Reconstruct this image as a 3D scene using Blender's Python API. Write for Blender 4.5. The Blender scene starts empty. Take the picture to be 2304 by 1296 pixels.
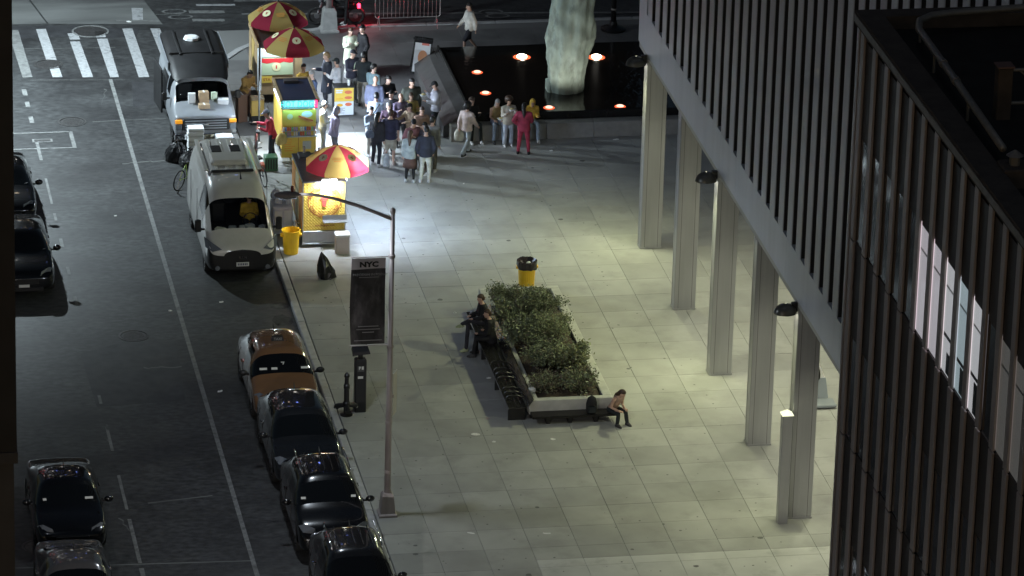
import bpy, bmesh, math, random
from mathutils import Vector, Matrix, Euler
random.seed(7)
R = math.radians
scn = bpy.context.scene
COL = scn.collection

# ------------------------------------------------------------------ camera
CAM = (-18.748, -117.136, 51.429)
PITCH, YAW, ROLL = 0.3741548, 0.1821892, 0.0282611
fw = Vector((math.sin(YAW)*math.cos(PITCH), math.cos(YAW)*math.cos(PITCH), -math.sin(PITCH)))
rt = Vector((math.cos(YAW), -math.sin(YAW), 0)); up = rt.cross(fw)
c_, s_ = math.cos(ROLL), math.sin(ROLL)
rt, up = c_*rt + s_*up, -s_*rt + c_*up
cam_d = bpy.data.cameras.new('camera'); cam = bpy.data.objects.new('camera', cam_d); COL.objects.link(cam)
cam_d.sensor_width = 36; cam_d.lens = 11087.644*36/2304
cam_d.clip_start = 1; cam_d.clip_end = 2000
cam.matrix_world = Matrix(((rt.x, up.x, -fw.x, CAM[0]), (rt.y, up.y, -fw.y, CAM[1]), (rt.z, up.z, -fw.z, CAM[2]), (0, 0, 0, 1)))
scn.camera = cam

# ------------------------------------------------------------------ world, moonlight, exposure
w = bpy.data.worlds.new('World'); scn.world = w; w.use_nodes = True
wn = w.node_tree; bg = wn.nodes['Background']
sky = wn.nodes.new('ShaderNodeTexSky'); sky.sky_type = 'NISHITA'; sky.sun_disc = False
sky.sun_elevation = R(12); sky.sun_rotation = R(200)
wn.links.new(sky.outputs[0], bg.inputs[0]); bg.inputs[1].default_value = 0.009
def lamp(kind, loc, power, color, parent=None, name=None, **kw):
    d = bpy.data.lights.new(name or kind.lower()+'_lamp', kind); d.energy = power; d.color = color
    for k, v in kw.items():
        if k not in ('aim',): setattr(d, k, v)
    o = bpy.data.objects.new(d.name, d); COL.objects.link(o); o.location = loc
    if 'aim' in kw:
        o.rotation_euler = (Vector(kw['aim'])-Vector(loc)).to_track_quat('-Z', 'Y').to_euler()
    if parent: o.parent = parent
    return o
lamp('SUN', (0, 0, 80), 0.03, (0.8, 0.88, 1.0), name='moon', angle=R(3), aim=(14, 30, 0))
scn.view_settings.view_transform = 'Standard'; scn.view_settings.look = 'None'
scn.view_settings.exposure = 0.5; scn.view_settings.gamma = 1
scn.cycles.use_denoising = True
scn.cycles.max_bounces = 6; scn.cycles.diffuse_bounces = 3; scn.cycles.glossy_bounces = 3
scn.cycles.transparent_max_bounces = 8; scn.cycles.sample_clamp_indirect = 4.0

# ------------------------------------------------------------------ helpers
MATS = {}
def mat(name, col, rough=0.6, metal=0.0, var=0.0, vscale=6.0, bump=0.0, bscale=40.0, emit=None, estr=0.0,
        trans=0.0, coat=0.0, rnd=0.0, stretch=None, spec=None, dirt=None, coords='Object'):
    if name in MATS: return MATS[name]
    m = bpy.data.materials.new(name); m.use_nodes = True; nt = m.node_tree; n = nt.nodes; l = nt.links
    b = n['Principled BSDF']; b.inputs['Roughness'].default_value = rough; b.inputs['Metallic'].default_value = metal
    b.inputs['Base Color'].default_value = (*col, 1); b.inputs['Coat Weight'].default_value = coat
    if spec is not None: b.inputs['Specular IOR Level'].default_value = spec
    if trans: b.inputs['Transmission Weight'].default_value = trans
    if emit: b.inputs['Emission Color'].default_value = (*emit, 1); b.inputs['Emission Strength'].default_value = estr
    vec = None
    if var or bump or dirt:
        tc = n.new('ShaderNodeTexCoord' if coords != 'World' else 'ShaderNodeNewGeometry'); vec = tc.outputs[coords if coords != 'World' else 'Position']
        if stretch:
            mp = n.new('ShaderNodeMapping'); mp.inputs['Scale'].default_value = stretch; l.new(vec, mp.inputs[0]); vec = mp.outputs[0]
    src = None
    if var or rnd:
        mix = n.new('ShaderNodeHueSaturation'); mix.inputs['Color'].default_value = (*col, 1)
        val = n.new('ShaderNodeMath'); val.operation = 'ADD'; val.inputs[0].default_value = 1.0; val.inputs[1].default_value = 0
        if var:
            nz = n.new('ShaderNodeTexNoise'); nz.inputs['Scale'].default_value = vscale; nz.inputs['Detail'].default_value = 9
            l.new(vec, nz.inputs['Vector'])
            mr = n.new('ShaderNodeMapRange'); mr.inputs['From Min'].default_value = 0.3; mr.inputs['From Max'].default_value = 0.7
            mr.inputs['To Min'].default_value = 1-var; mr.inputs['To Max'].default_value = 1+var
            l.new(nz.outputs['Fac'], mr.inputs['Value']); l.new(mr.outputs[0], val.inputs[0])
        if rnd:
            oi = n.new('ShaderNodeObjectInfo'); mr2 = n.new('ShaderNodeMapRange')
            mr2.inputs['To Min'].default_value = -rnd; mr2.inputs['To Max'].default_value = rnd
            l.new(oi.outputs['Random'], mr2.inputs['Value']); l.new(mr2.outputs[0], val.inputs[1])
        l.new(val.outputs[0], mix.inputs['Value']); src = mix.outputs[0]
        l.new(src, b.inputs['Base Color'])
    if dirt:   # (colour, scale, low, high): stains of their own shape
        dc, ds, lo, hi = dirt
        nz = n.new('ShaderNodeTexNoise'); nz.inputs['Scale'].default_value = ds; nz.inputs['Detail'].default_value = 9; nz.inputs['Roughness'].default_value = .62; l.new(vec, nz.inputs['Vector'])
        rp = n.new('ShaderNodeMapRange'); rp.inputs['From Min'].default_value = lo; rp.inputs['From Max'].default_value = hi; l.new(nz.outputs['Fac'], rp.inputs['Value'])
        mx = n.new('ShaderNodeMix'); mx.data_type = 'RGBA'; mx.inputs[7].default_value = (*dc, 1)
        l.new(rp.outputs[0], mx.inputs[0])
        if src: l.new(src, mx.inputs[6])
        else: mx.inputs[6].default_value = (*col, 1)
        l.new(mx.outputs[2], b.inputs['Base Color'])
    if bump:
        nz = n.new('ShaderNodeTexNoise'); nz.inputs['Scale'].default_value = bscale; nz.inputs['Detail'].default_value = 4; l.new(vec, nz.inputs['Vector'])
        bp = n.new('ShaderNodeBump'); bp.inputs['Strength'].default_value = bump; bp.inputs['Distance'].default_value = 0.009
        l.new(nz.outputs['Fac'], bp.inputs['Height']); l.new(bp.outputs[0], b.inputs['Normal'])
    MATS[name] = m; return m
def glow(name, col, strength):
    if name in MATS: return MATS[name]
    m = bpy.data.materials.new(name); m.use_nodes = True; nt = m.node_tree; nt.nodes.remove(nt.nodes['Principled BSDF'])
    e = nt.nodes.new('ShaderNodeEmission'); e.inputs[0].default_value = (*col, 1); e.inputs[1].default_value = strength
    nt.links.new(e.outputs[0], nt.nodes['Material Output'].inputs[0]); MATS[name] = m; return m
def clear_glass(name, tint=(0.75, 0.8, 0.8), gloss=0.08):
    m = bpy.data.materials.new(name); m.use_nodes = True; nt = m.node_tree; n = nt.nodes; n.remove(n['Principled BSDF'])
    t = n.new('ShaderNodeBsdfTransparent'); t.inputs[0].default_value = (*tint, 1)
    g = n.new('ShaderNodeBsdfGlossy'); g.inputs['Roughness'].default_value = 0.03
    fr = n.new('ShaderNodeFresnel'); fr.inputs[0].default_value = 1.5
    ge = n.new('ShaderNodeNewGeometry'); mu = n.new('ShaderNodeMath'); mu.operation = 'SUBTRACT'; mu.use_clamp = True; nt.links.new(fr.outputs[0], mu.inputs[0]); nt.links.new(ge.outputs['Backfacing'], mu.inputs[1])
    mx = n.new('ShaderNodeMixShader'); nt.links.new(mu.outputs[0], mx.inputs[0])
    nt.links.new(t.outputs[0], mx.inputs[1]); nt.links.new(g.outputs[0], mx.inputs[2]); nt.links.new(mx.outputs[0], n['Material Output'].inputs[0])
    MATS[name] = m; return m

def canvas(name, col):   # cloth that lets some light through
    m = bpy.data.materials.new(name); m.use_nodes = True; nt = m.node_tree; n = nt.nodes; n.remove(n['Principled BSDF'])
    d = n.new('ShaderNodeBsdfDiffuse'); d.inputs[0].default_value = (*col, 1); t = n.new('ShaderNodeBsdfTranslucent'); t.inputs[0].default_value = (*[min(1, c*1.5) for c in col], 1)
    nz = n.new('ShaderNodeTexNoise'); nz.inputs['Scale'].default_value = 3; bp = n.new('ShaderNodeBump'); bp.inputs['Strength'].default_value = .3; bp.inputs['Distance'].default_value = .03
    nt.links.new(nz.outputs['Fac'], bp.inputs['Height']); nt.links.new(bp.outputs[0], d.inputs['Normal'])
    mx = n.new('ShaderNodeMixShader'); mx.inputs[0].default_value = .45; nt.links.new(d.outputs[0], mx.inputs[1]); nt.links.new(t.outputs[0], mx.inputs[2]); nt.links.new(mx.outputs[0], n['Material Output'].inputs[0])
    MATS[name] = m; return m
class MB:
    def __init__(s): s.v = []; s.f = []; s.mi = []
    def add(s, vs, fs, mi=0):
        o = len(s.v); s.v += [tuple(p) for p in vs]; s.f += [tuple(i+o for i in f) for f in fs]; s.mi += [mi]*len(fs); return s
    def box(s, x0, x1, y0, y1, z0, z1, mi=0):
        return s.add([(x0,y0,z0),(x1,y0,z0),(x1,y1,z0),(x0,y1,z0),(x0,y0,z1),(x1,y0,z1),(x1,y1,z1),(x0,y1,z1)],
                     [(0,3,2,1),(4,5,6,7),(0,1,5,4),(1,2,6,5),(2,3,7,6),(3,0,4,7)], mi)
    def bev(s, x0, x1, y0, y1, z0, z1, b=0.02, mi=0):   # box with bevelled top and upright edges
        pts = []
        for z, k in ((z0, 0), (z1-b, 0), (z1, b)):
            xa, xb, ya, yb = x0+k, x1-k, y0+k, y1-k; c = b
            pts.append([(xa+c,ya,z),(xb-c,ya,z),(xb,ya+c,z),(xb,yb-c,z),(xb-c,yb,z),(xa+c,yb,z),(xa,yb-c,z),(xa,ya+c,z)])
        return s.loft(pts, mi)
    def loft(s, rings, mi=0, closed=True, cap=True):
        n = len(rings[0]); vs = [p for r in rings for p in r]; fs = []
        for i in range(len(rings)-1):
            for j in range(n if closed else n-1):
                k = (j+1) % n
                fs.append((i*n+j, i*n+k, (i+1)*n+k, (i+1)*n+j))
        if cap and closed:
            fs.append(tuple(reversed(range(n)))); fs.append(tuple(range((len(rings)-1)*n, len(rings)*n)))
        return s.add(vs, fs, mi)
    def tube(s, pts, rad, n=8, mi=0, cap=True):
        pts = [Vector(p) for p in pts]; rad = rad if hasattr(rad, '__len__') else [rad]*len(pts)
        rings = []; ref = None
        for i, p in enumerate(pts):
            d = (pts[min(i+1, len(pts)-1)]-pts[max(i-1, 0)]).normalized()
            if ref is None:
                ref = Vector((1,0,0)) if abs(d.x) < 0.8 else Vector((0,1,0))
            a = (ref - d*ref.dot(d)).normalized(); b = d.cross(a); ref = a
            rings.append([tuple(p+(a*math.cos(t)+b*math.sin(t))*rad[i]) for t in [2*math.pi*k/n for k in range(n)]])
        return s.loft(rings, mi, True, cap)
    def cap_tube(s, pts, rad, n=8, mi=0):   # round-ended tube
        pts = [Vector(p) for p in pts]; rad = list(rad) if hasattr(rad, '__len__') else [rad]*len(pts)
        d0 = (pts[0]-pts[1]).normalized(); d1 = (pts[-1]-pts[-2]).normalized()
        P = [pts[0]+d0*rad[0]*0.95, pts[0]+d0*rad[0]*0.7]+pts+[pts[-1]+d1*rad[-1]*0.7, pts[-1]+d1*rad[-1]*0.95]
        return s.tube(P, [rad[0]*0.3, rad[0]*0.72]+rad+[rad[-1]*0.72, rad[-1]*0.3], n, mi)
    def lathe(s, prof, n=16, c=(0,0,0), mi=0, cap=True):
        return s.loft([[(c[0]+r*math.cos(2*math.pi*k/n), c[1]+r*math.sin(2*math.pi*k/n), c[2]+z) for k in range(n)] for r, z in prof], mi, True, cap)
    def ell(s, c, r, n=12, m=8, mi=0):
        rings = []
        for i in range(m+1):
            t = -math.pi/2 + math.pi*i/m; t = max(min(t, math.pi/2-0.08), -math.pi/2+0.08)
            rings.append([(c[0]+r[0]*math.cos(t)*math.cos(2*math.pi*k/n), c[1]+r[1]*math.cos(t)*math.sin(2*math.pi*k/n), c[2]+r[2]*math.sin(t)) for k in range(n)])
        return s.loft(rings, mi)
    def quad(s, a, b, c, d, mi=0): return s.add([a,b,c,d], [(0,1,2,3)], mi)
    def mesh(s, name, mats, smooth=False):
        me = bpy.data.meshes.new(name); me.from_pydata(s.v, [], s.f)
        for m in (mats if isinstance(mats, (list, tuple)) else [mats]): me.materials.append(m)
        if any(s.mi): me.polygons.foreach_set('material_index', s.mi)
        if smooth: me.polygons.foreach_set('use_smooth', [True]*len(me.polygons))
        me.update(); return me
    def obj(s, name, mats, parent=None, loc=(0,0,0), rz=0, smooth=False, rot=None):
        return link(name, s.mesh(name, mats, smooth), parent, loc, rz, rot)
def link(name, data, parent=None, loc=(0,0,0), rz=0, rot=None):
    o = bpy.data.objects.new(name, data); COL.objects.link(o)
    o.parent = parent; o.location = loc; o.rotation_euler = rot if rot else (0, 0, rz); return o
def thing(name, label, cat, loc=(0,0,0), rz=0, group=None):
    o = link(name, None, None, loc, rz); o.empty_display_size = 0.2
    return tag(o, label, cat, group)
def tag(o, label, cat, group=None):
    o['label'] = label; o['category'] = cat
    if group: o['group'] = group
    return o
def struct(o): o['kind'] = 'structure'; return o
def stuff(o): o['kind'] = 'stuff'; return o
def copy_tree(o, parent=None):
    c = o.copy(); COL.objects.link(c); c.parent = parent
    for ch in list(o.children): copy_tree(ch, c)
    return c
def auto_smooth(me, ang=40):
    bm = bmesh.new(); bm.from_mesh(me); a = R(ang)
    for f in bm.faces: f.smooth = True
    for e in bm.edges:
        if len(e.link_faces) == 2 and e.calc_face_angle(0) > a: e.smooth = False
    bm.to_mesh(me); bm.free()
def text(s, size, mtl, parent, loc, rot, name='lettering', align='CENTER', extrude=0.002, sx=1.0, bold=0.0):
    cu = bpy.data.curves.new(name, 'FONT'); cu.body = s; cu.size = size; cu.align_x = align; cu.align_y = 'CENTER'; cu.extrude = extrude
    cu.offset = bold*size; cu.resolution_u = 2
    t = bpy.data.objects.new(name, cu); COL.objects.link(t); t.scale = (sx, 1, 1)
    PENDING_TEXT.append((t, mtl, parent, loc, rot, name, sx)); return t
PENDING_TEXT = []
def arc_text(s, size, radius, a0, a1, mtl, parent, center, flip=False, name='lettering', bold=0.02):
    # letters on an arc in the local XZ plane (facing -Y); angles in degrees from +X counter-clockwise
    n = len(s)
    for i, ch in enumerate(s):
        if ch == ' ': continue
        a = R(a0+(a1-a0)*i/(n-1))
        p = (center[0]+radius*math.cos(a), center[1], center[2]+radius*math.sin(a))
        th = a-math.pi/2 if not flip else a+math.pi/2
        text(ch, size, mtl, parent, p, (Matrix.Rotation(-th, 3, 'Y') @ Euler((R(90), 0, 0)).to_matrix()).to_euler(), name, bold=bold)
def flush_text():
    bpy.context.view_layer.update(); dg = bpy.context.evaluated_depsgraph_get()
    done = []
    for t, mtl, parent, loc, rot, name, sx in PENDING_TEXT:
        me = bpy.data.meshes.new_from_object(t.evaluated_get(dg)); done.append((t, me, mtl, parent, loc, rot, name, sx))
    for t, me, mtl, parent, loc, rot, name, sx in done:
        bpy.data.objects.remove(t); me.materials.clear(); me.materials.append(mtl)
        o = link(name, me, parent, loc, 0, tuple(rot)); o.scale = (sx, 1, 1)
PENDING_RM = []
def remesh(mb, name, mats, parent, voxel=0.022, extra=None, after=None):
    # one closed continuous skin from overlapping tubes (evaluated together at the end)
    o = mb.obj(name, mats, parent); md = o.modifiers.new('r', 'REMESH'); md.mode = 'VOXEL'; md.voxel_size = voxel
    sm = o.modifiers.new('s', 'SMOOTH'); sm.iterations = 3; sm.factor = 0.5
    PENDING_RM.append((o, mats, extra)); return o
def flush_remesh():
    bpy.context.view_layer.update(); dg = bpy.context.evaluated_depsgraph_get()
    res = [bpy.data.meshes.new_from_object(o.evaluated_get(dg)) for o, _, _ in PENDING_RM]
    for (o, mats, extra), me in zip(PENDING_RM, res):
        o.modifiers.clear()
        if extra:
            bm = bmesh.new(); bm.from_mesh(me); t = extra.mesh('t', []); bm.from_mesh(t); bm.to_mesh(me); bm.free(); bpy.data.meshes.remove(t)
        me.materials.clear()
        for m in (mats if isinstance(mats, (list, tuple)) else [mats]): me.materials.append(m)
        me.polygons.foreach_set('use_smooth', [True]*len(me.polygons)); me.polygons.foreach_set('material_index', [0]*len(me.polygons))
        o.data = me
RZ = -0.13                       # road surface below the pavement
def rd(x, y): return (x+0.05, y+0.36)
# ================================================================== SETTING
M_asph = mat('asphalt', (0.054, 0.056, 0.057), 0.55, var=0.5, vscale=6, bump=0.6, bscale=45, stretch=(.75, 1.25, 1), dirt=((0.018, 0.018, 0.019), 0.35, 0.42, 0.72))
M_asph2 = mat('worn_concrete_road', (0.16, 0.165, 0.16), 0.75, var=0.25, vscale=0.7, bump=0.35, bscale=50, stretch=(0.4, 1.6, 1), dirt=((0.07, 0.07, 0.07), 0.5, 0.48, 0.75))
M_patch = mat('asphalt_patch', (0.04, 0.041, 0.044), 0.6, var=0.3, vscale=3, bump=0.5, bscale=70)
M_paint = mat('road_paint', (0.40, 0.41, 0.42), 0.6, var=0.18, vscale=9, dirt=((0.12, 0.12, 0.12), 5.0, 0.55, 0.75))
M_wornpaint = mat('worn_road_paint', (0.20, 0.205, 0.2), 0.7, var=0.2, vscale=9, dirt=((0.09, 0.09, 0.09), 3.0, 0.5, 0.75))
M_slab = mat('paving_granite', (0.35, 0.35, 0.335), 0.7, var=0.12, vscale=.8, rnd=0.10, bump=0.15, bscale=90, dirt=((0.265, 0.262, 0.25), 1.1, 0.5, 0.8), coords='World')
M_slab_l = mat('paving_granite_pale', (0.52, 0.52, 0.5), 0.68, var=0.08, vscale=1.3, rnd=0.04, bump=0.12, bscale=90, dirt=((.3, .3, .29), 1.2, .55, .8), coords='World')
M_slab_d = mat('paving_concrete_dirty_dim', (0.15, 0.147, 0.145), 0.7, var=0.2, vscale=0.8, bump=0.15, bscale=80, dirt=((0.08, 0.08, 0.08), 0.6, 0.5, 0.75), coords='World')  # dark base carries the weaker light beyond the carts as well as dirt
M_joint = mat('paving_joint', (0.20, 0.2, 0.195), 0.9)
M_curb = mat('curb_granite', (0.42, 0.42, 0.42), 0.55, var=0.15, vscale=4, bump=0.2)
M_iron = mat('cast_iron', (0.10, 0.098, 0.098), 0.5, 0.6, var=0.25, vscale=12, bump=0.5, bscale=50)
M_soil = mat('soil', (0.05, 0.035, 0.025), 0.95, var=0.3, vscale=10, bump=0.8, bscale=30)

ground = struct(MB().box(-160, 160, -160, 220, RZ-0.6, RZ-0.02).obj('ground', M_asph))
road = struct(MB().box(-14, -1.4, -60, 36.3, RZ-0.3, RZ).obj('road', M_asph))
cross = struct(MB().box(-60, 60, 36.304, 56, RZ-0.3, RZ-0.003).obj('cross_street', M_asph))
# concrete carriageway beyond the crosswalk
def zq(mb, pts, z): mb.add([(x, y, z) for x, y in pts], [tuple(range(len(pts)))])
m = MB(); zq(m, [rd(-60, 37.4), rd(-6.2, 36.68), rd(-6.6, 39.3), rd(-7.6, 47), rd(-60, 47)], RZ+0.004); m.obj('concrete_lane', M_asph2, cross)
m = MB(); zq(m, [rd(-6.14, 36.67), rd(-2.42, 36.25), rd(-2.78, 38.9), rd(-3.6, 46), rd(-7.5, 46), rd(-6.54, 39.3)], RZ+0.004); m.obj('concrete_lane', M_asph2, cross)
for pts in ([(-4.6, 35.0), (-3.4, 35.1), (-3.2, 35.9), (-4.3, 36.1), (-5.2, 35.7)], [(-7.4, 35.2), (-5.3, 35.3), (-5.2, 36.4), (-7.4, 36.5)], [(-4.2, 28.2), (-2.6, 28.4), (-2.4, 30.4), (-4.0, 30.6)], [(-7.6, 4.2), (-5.2, 4.4), (-5.0, 8.2), (-6.2, 8.9), (-7.7, 8.0)]):
    m = MB(); zq(m, [rd(*q) for q in pts], RZ+0.003); m.obj('asphalt_patch', M_patch, road)
# crosswalk bars
for xn, xf, y0, y1 in ((-7.25, -7.35, 31.34, 36.1), (-6.31, -6.42, 31.26, 36.13), (-5.36, -5.45, 31.17, 35.6), (-4.51, -4.55, 31.08, 35.7), (-3.57, -3.62, 31.0, 35.92), (-2.6, -2.7, 30.93, 35.84)):
    segs = [(y0, y1)]
    if xn == -6.31: segs = [(y0, 32.3), (32.95, y1)]
    if xn == -5.36: segs = [(y0, 34.75), (34.95, 35.6)]
    if xn == -4.51: segs = [(y0, 34.95), (35.1, y1)]
    for a, b2 in segs:
        m = MB(); t0 = (a-y0)/(y1-y0); t1 = (b2-y0)/(y1-y0); xa = xn+(xf-xn)*t0; xb = xn+(xf-xn)*t1
        a_, b_ = rd(xa, a), rd(xb, b2); j = [random.uniform(-.02, .02) for _ in range(4)]
        zq(m, [(a_[0]-.16+j[0], a_[1]), (a_[0]+.16+j[1], a_[1]), (b_[0]+.16+j[2], b_[1]), (b_[0]-.16+j[3], b_[1])], RZ+0.008)
        m.obj('crosswalk_bar', M_paint if xn != -7.25 else M_wornpaint, road)
# lane lines
m = MB(); zq(m, [rd(-4.72, -50), rd(-4.60, -50), rd(-4.60, 30.9), rd(-4.72, 30.9)], RZ+0.0085); m.obj('parking_lane_line', M_wornpaint, road)
for a, b2, wn_ in ((-14, -6.2, 0.12), (-5.9, -3.2, 0.10), (-2.6, -0.4, .08), (1.2, 2.6, 0.08), (4.4, 5.0, 0.08), (11.6, 12.3, .09), (14.0, 14.6, .09), (16.2, 16.9, .1), (18.4, 19.0, .08), (19.8, 22.0, 0.07), (23.6, 25.5, 0.10), (27.0, 27.6, .14), (28.5, 29.0, .14), (29.6, 30.2, .15)):
    m = MB(); zq(m, [rd(-7.47-wn_/2, a), rd(-7.47+wn_/2, a), rd(-7.47+wn_/2, b2), rd(-7.47-wn_/2, b2)], RZ+0.0085); m.obj('lane_dash', M_wornpaint, road)
for q in ([(-14, -5.72), (-4.6, -6.1), (-4.6, -6.04), (-14, -5.66)], [(-7.2, 31.05), (-4.2, 30.8), (-4.2, 30.83), (-7.2, 31.08)], [(-6.9, -2.3), (-5.2, -2.0), (-5.2, -1.93), (-6.9, -2.22)], [(-5.6, 26.9), (-4.7, 26.95), (-3.3, 27.0), (-3.3, 27.05), (-5.6, 26.95)], [(-8, 34.2), (-4.2, 34.0), (-4.2, 34.04), (-8, 34.24)]):
    m = MB(); zq(m, [rd(*p_) for p_ in q], RZ+0.006); m.obj('road_seam', M_asph2, road)
# utility trench frame with a plate at the left
m = MB()
for q in ((-8.4, -6.35, 26.05, 26.12), (-8.4, -6.4, 24.6, 24.68), (-6.42, -6.3, 24.6, 26.1)): 
    a_, b_ = rd(q[0], q[2]), rd(q[1], q[3]); m.box(a_[0], b_[0], a_[1], b_[1], RZ-.1, RZ+0.01)
m.obj('trench_edge', M_wornpaint, road)
m = MB(); a_ = rd(-7.6, 25.2); m.box(a_[0], a_[0]+.62, a_[1], a_[1]+.3, RZ-.1, RZ+0.012); o = m.obj('valve_plate', M_wornpaint, road)
m = MB(); m.box(a_[0]+.06, a_[0]+.56, a_[1]+.05, a_[1]+.25, RZ-.1, RZ+0.016); m.obj('valve_plate', M_iron, road)
# cross street: stop bar, arrow, bike lane marks
def mark(pts, name, mt=None): m = MB(); zq(m, [rd(*q) for q in pts], RZ+0.009); return m.obj(name, mt or M_wornpaint, cross)
mark([(-3.36, 36.78), (-3.02, 36.75), (-2.9, 38.0), (-3.27, 38.05)], 'turn_mark', M_paint)
mark([(-3.9, 36.7), (-2.48, 36.52), (-2.48, 36.66), (-3.9, 36.84)], 'stop_bar')
mark([(-1.1, 38.05), (.2, 37.95), (.2, 38.15), (-1.1, 38.25)], 'bike_lane_line', M_paint)
mark([(-1.42, 37.3), (-0.24, 37.2), (-.24, 37.5), (-1.42, 37.6)], 'bike_lane_line')
mark([(-1.4, 36.45), (-0.34, 36.35), (-.34, 36.6), (-1.4, 36.72)], 'bike_lane_line')
mark([(0.3, 37.0), (18, 35.6), (18, 35.75), (0.3, 37.15)], 'bike_lane_line')
mark([(.2, 38.4), (26, 36.9), (26, 37.05), (.2, 38.55)], 'bike_lane_line')
for cx, cy in ((-1.9, 37.55), (-1.75, 36.95), (8.6, 36.55), (8.75, 36.1)):   # bicycle wheels painted on the lane
    m = MB(); c0 = rd(cx, cy); n = 24
    vs = [(c0[0]+r*math.cos(2*math.pi*k/n), c0[1]+0.55*r*math.sin(2*math.pi*k/n), RZ+.009) for k in range(n) for r in (.33, .42)]
    m.add(vs, [(2*k, 2*k+1, (2*k+3) % (2*n), (2*k+2) % (2*n)) for k in range(n)]); m.obj('bike_symbol', M_wornpaint, cross)
for q in ([(-2.6, 37.25), (-1.6, 37.3), (-1.6, 37.34), (-2.6, 37.3)], [(7.4, 36.4), (8.4, 36.45), (8.4, 36.52), (7.4, 36.47)]): mark(q, 'bike_symbol')

# kerb and plaza
plaza = struct(MB().box(-1.21, 60, -60, 35.5, -0.5, -0.035).obj('plaza', M_joint))
y = -42.0
while y < 30.2:
    L = random.uniform(2.2, 2.9); t = random.uniform(-.006, .006)
    m = MB(); m.bev(-1.44+t, -1.225+t, y+.006, min(y+L, 30.3)-.006, -0.4, 0.0, 0.025); m.obj('curb_stone', M_curb, plaza); y += L
for k in range(7):     # rounded corner
    a0, a1 = R(180-90*k/7), R(180-90*(k+1)/7); c = (3.9, 30.3); r0, r1 = 5.34, 5.12
    m = MB(); P4 = [(c[0]+r*math.cos(a), c[1]+(5.3/5.34)*r*math.sin(a)) for r, a in ((r0, a0+.004*-1), (r0, a1+.004), (r1, a1+.004), (r1, a0-.004))]
    m.loft([[(x, y_, -.4) for x, y_ in P4], [(x, y_, 0.0) for x, y_ in P4]]); m.obj('curb_stone', M_curb, plaza)
x = 3.95
while x < 30:
    m = MB(); m.bev(x, x+2.3, 35.4, 35.62, -.4, 0, .02); m.obj('curb_stone', M_curb, plaza); x += 2.31
# granite flags of 1.2 m, one object each for those that show largest
G = 0.006
def slab_mesh(x0, x1, y0, y1, mt, nm='paving_slab'):
    return MB().bev(x0+G/2, x1-G/2, y0+G/2, y1-G/2, -0.034, 0.0, 0.006).mesh(nm, mt)
full = MB().bev(G/2, 1.2-G/2, G/2, 1.2-G/2, -0.034, 0, 0.006)
me_n, me_l, me_d = full.mesh('paving_slab', M_slab), full.mesh('paving_slab', M_slab_l), full.mesh('paving_slab', M_slab_d)
PL = (3.55, 6.2, 1.5, 10.6); cnt = 0; rest = MB(); rest_d = MB()
FX0, FX1, FY0, FY1 = 5.2, 17.5, 24.0, 31.6     # fountain footprint
cells = [(u, v) for v in range(-9, 29) for u in range(-1, 15)]
for u, v in cells:
    x0, y0 = 1.2*u, 1.2*v
    cxm, cym = x0+.6, y0+.6
    if FX0+.6 < cxm and FY0+.5 < cym < FY1: continue
    if v >= 24 and (cxm-3.9) < 0 and ((cxm-3.9)/5.0)**2+(max(cym-30.3, 0)/4.9)**2 > 0.92 and cym > 30.3: continue
    if cym > 35.0: continue
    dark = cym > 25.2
    vis = (cxm - (-18.75))*0 + cxm < 8.4+ (cym+9)*0.22
    dz = random.uniform(-.0035, .0)
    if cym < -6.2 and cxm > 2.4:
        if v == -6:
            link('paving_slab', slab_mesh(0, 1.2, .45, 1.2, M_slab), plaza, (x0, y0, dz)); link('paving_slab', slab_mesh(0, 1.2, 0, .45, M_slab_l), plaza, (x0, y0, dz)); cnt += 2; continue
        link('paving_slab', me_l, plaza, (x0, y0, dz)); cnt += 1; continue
    if cnt < 296 and vis:
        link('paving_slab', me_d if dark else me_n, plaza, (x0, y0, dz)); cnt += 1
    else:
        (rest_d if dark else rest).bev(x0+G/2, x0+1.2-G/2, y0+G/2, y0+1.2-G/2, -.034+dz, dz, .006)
rest_l = MB()
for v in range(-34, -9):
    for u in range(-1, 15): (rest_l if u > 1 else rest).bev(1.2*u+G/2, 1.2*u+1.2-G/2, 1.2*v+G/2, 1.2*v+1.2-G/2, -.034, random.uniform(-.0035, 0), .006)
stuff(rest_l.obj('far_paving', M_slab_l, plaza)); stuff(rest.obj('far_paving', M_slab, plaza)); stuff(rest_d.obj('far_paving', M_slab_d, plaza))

def manhole(px, r, label, z=RZ, group='manhole covers in the road'):
    t = thing('manhole_cover', label, 'manhole', (*rd(*px), z), 0, group)
    MB().lathe([(r+.09, -.05), (r+.09, .012), (r+.03, .014), (r+.03, -.01)], 28).obj('ring', M_iron if r < .42 else M_wornpaint, t)
    m = MB().lathe([(r, -.05), (r, .008)], 28)
    for k in range(-3, 4):
        hw = math.sqrt(max((r*.85)**2-(k*r*.24)**2, 0.0)); m.box(-hw, hw, k*r*.24-.02, k*r*.24+.02, 0, .014)
    m.obj('lid', M_iron, t)
manhole((-6.23, 27.0), .36, 'dark round manhole cover in the traffic lane below the crosswalk')
manhole((-6.11, 9.16), .34, 'manhole cover alone in the middle of the dark traffic lane')
manhole((-4.85, 35.75), .52, 'large pale manhole ring at the far end of the crosswalk bars')
manhole((-6.5, 32.55), .38, 'manhole cover set into the second crosswalk bar')
manhole((-2.55, 32.3), .34, 'manhole cover beside the black-roofed van at the crosswalk')
manhole((-9.9, -4.6), .33, 'pale round manhole cover beside the black car at the lower left')
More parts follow.
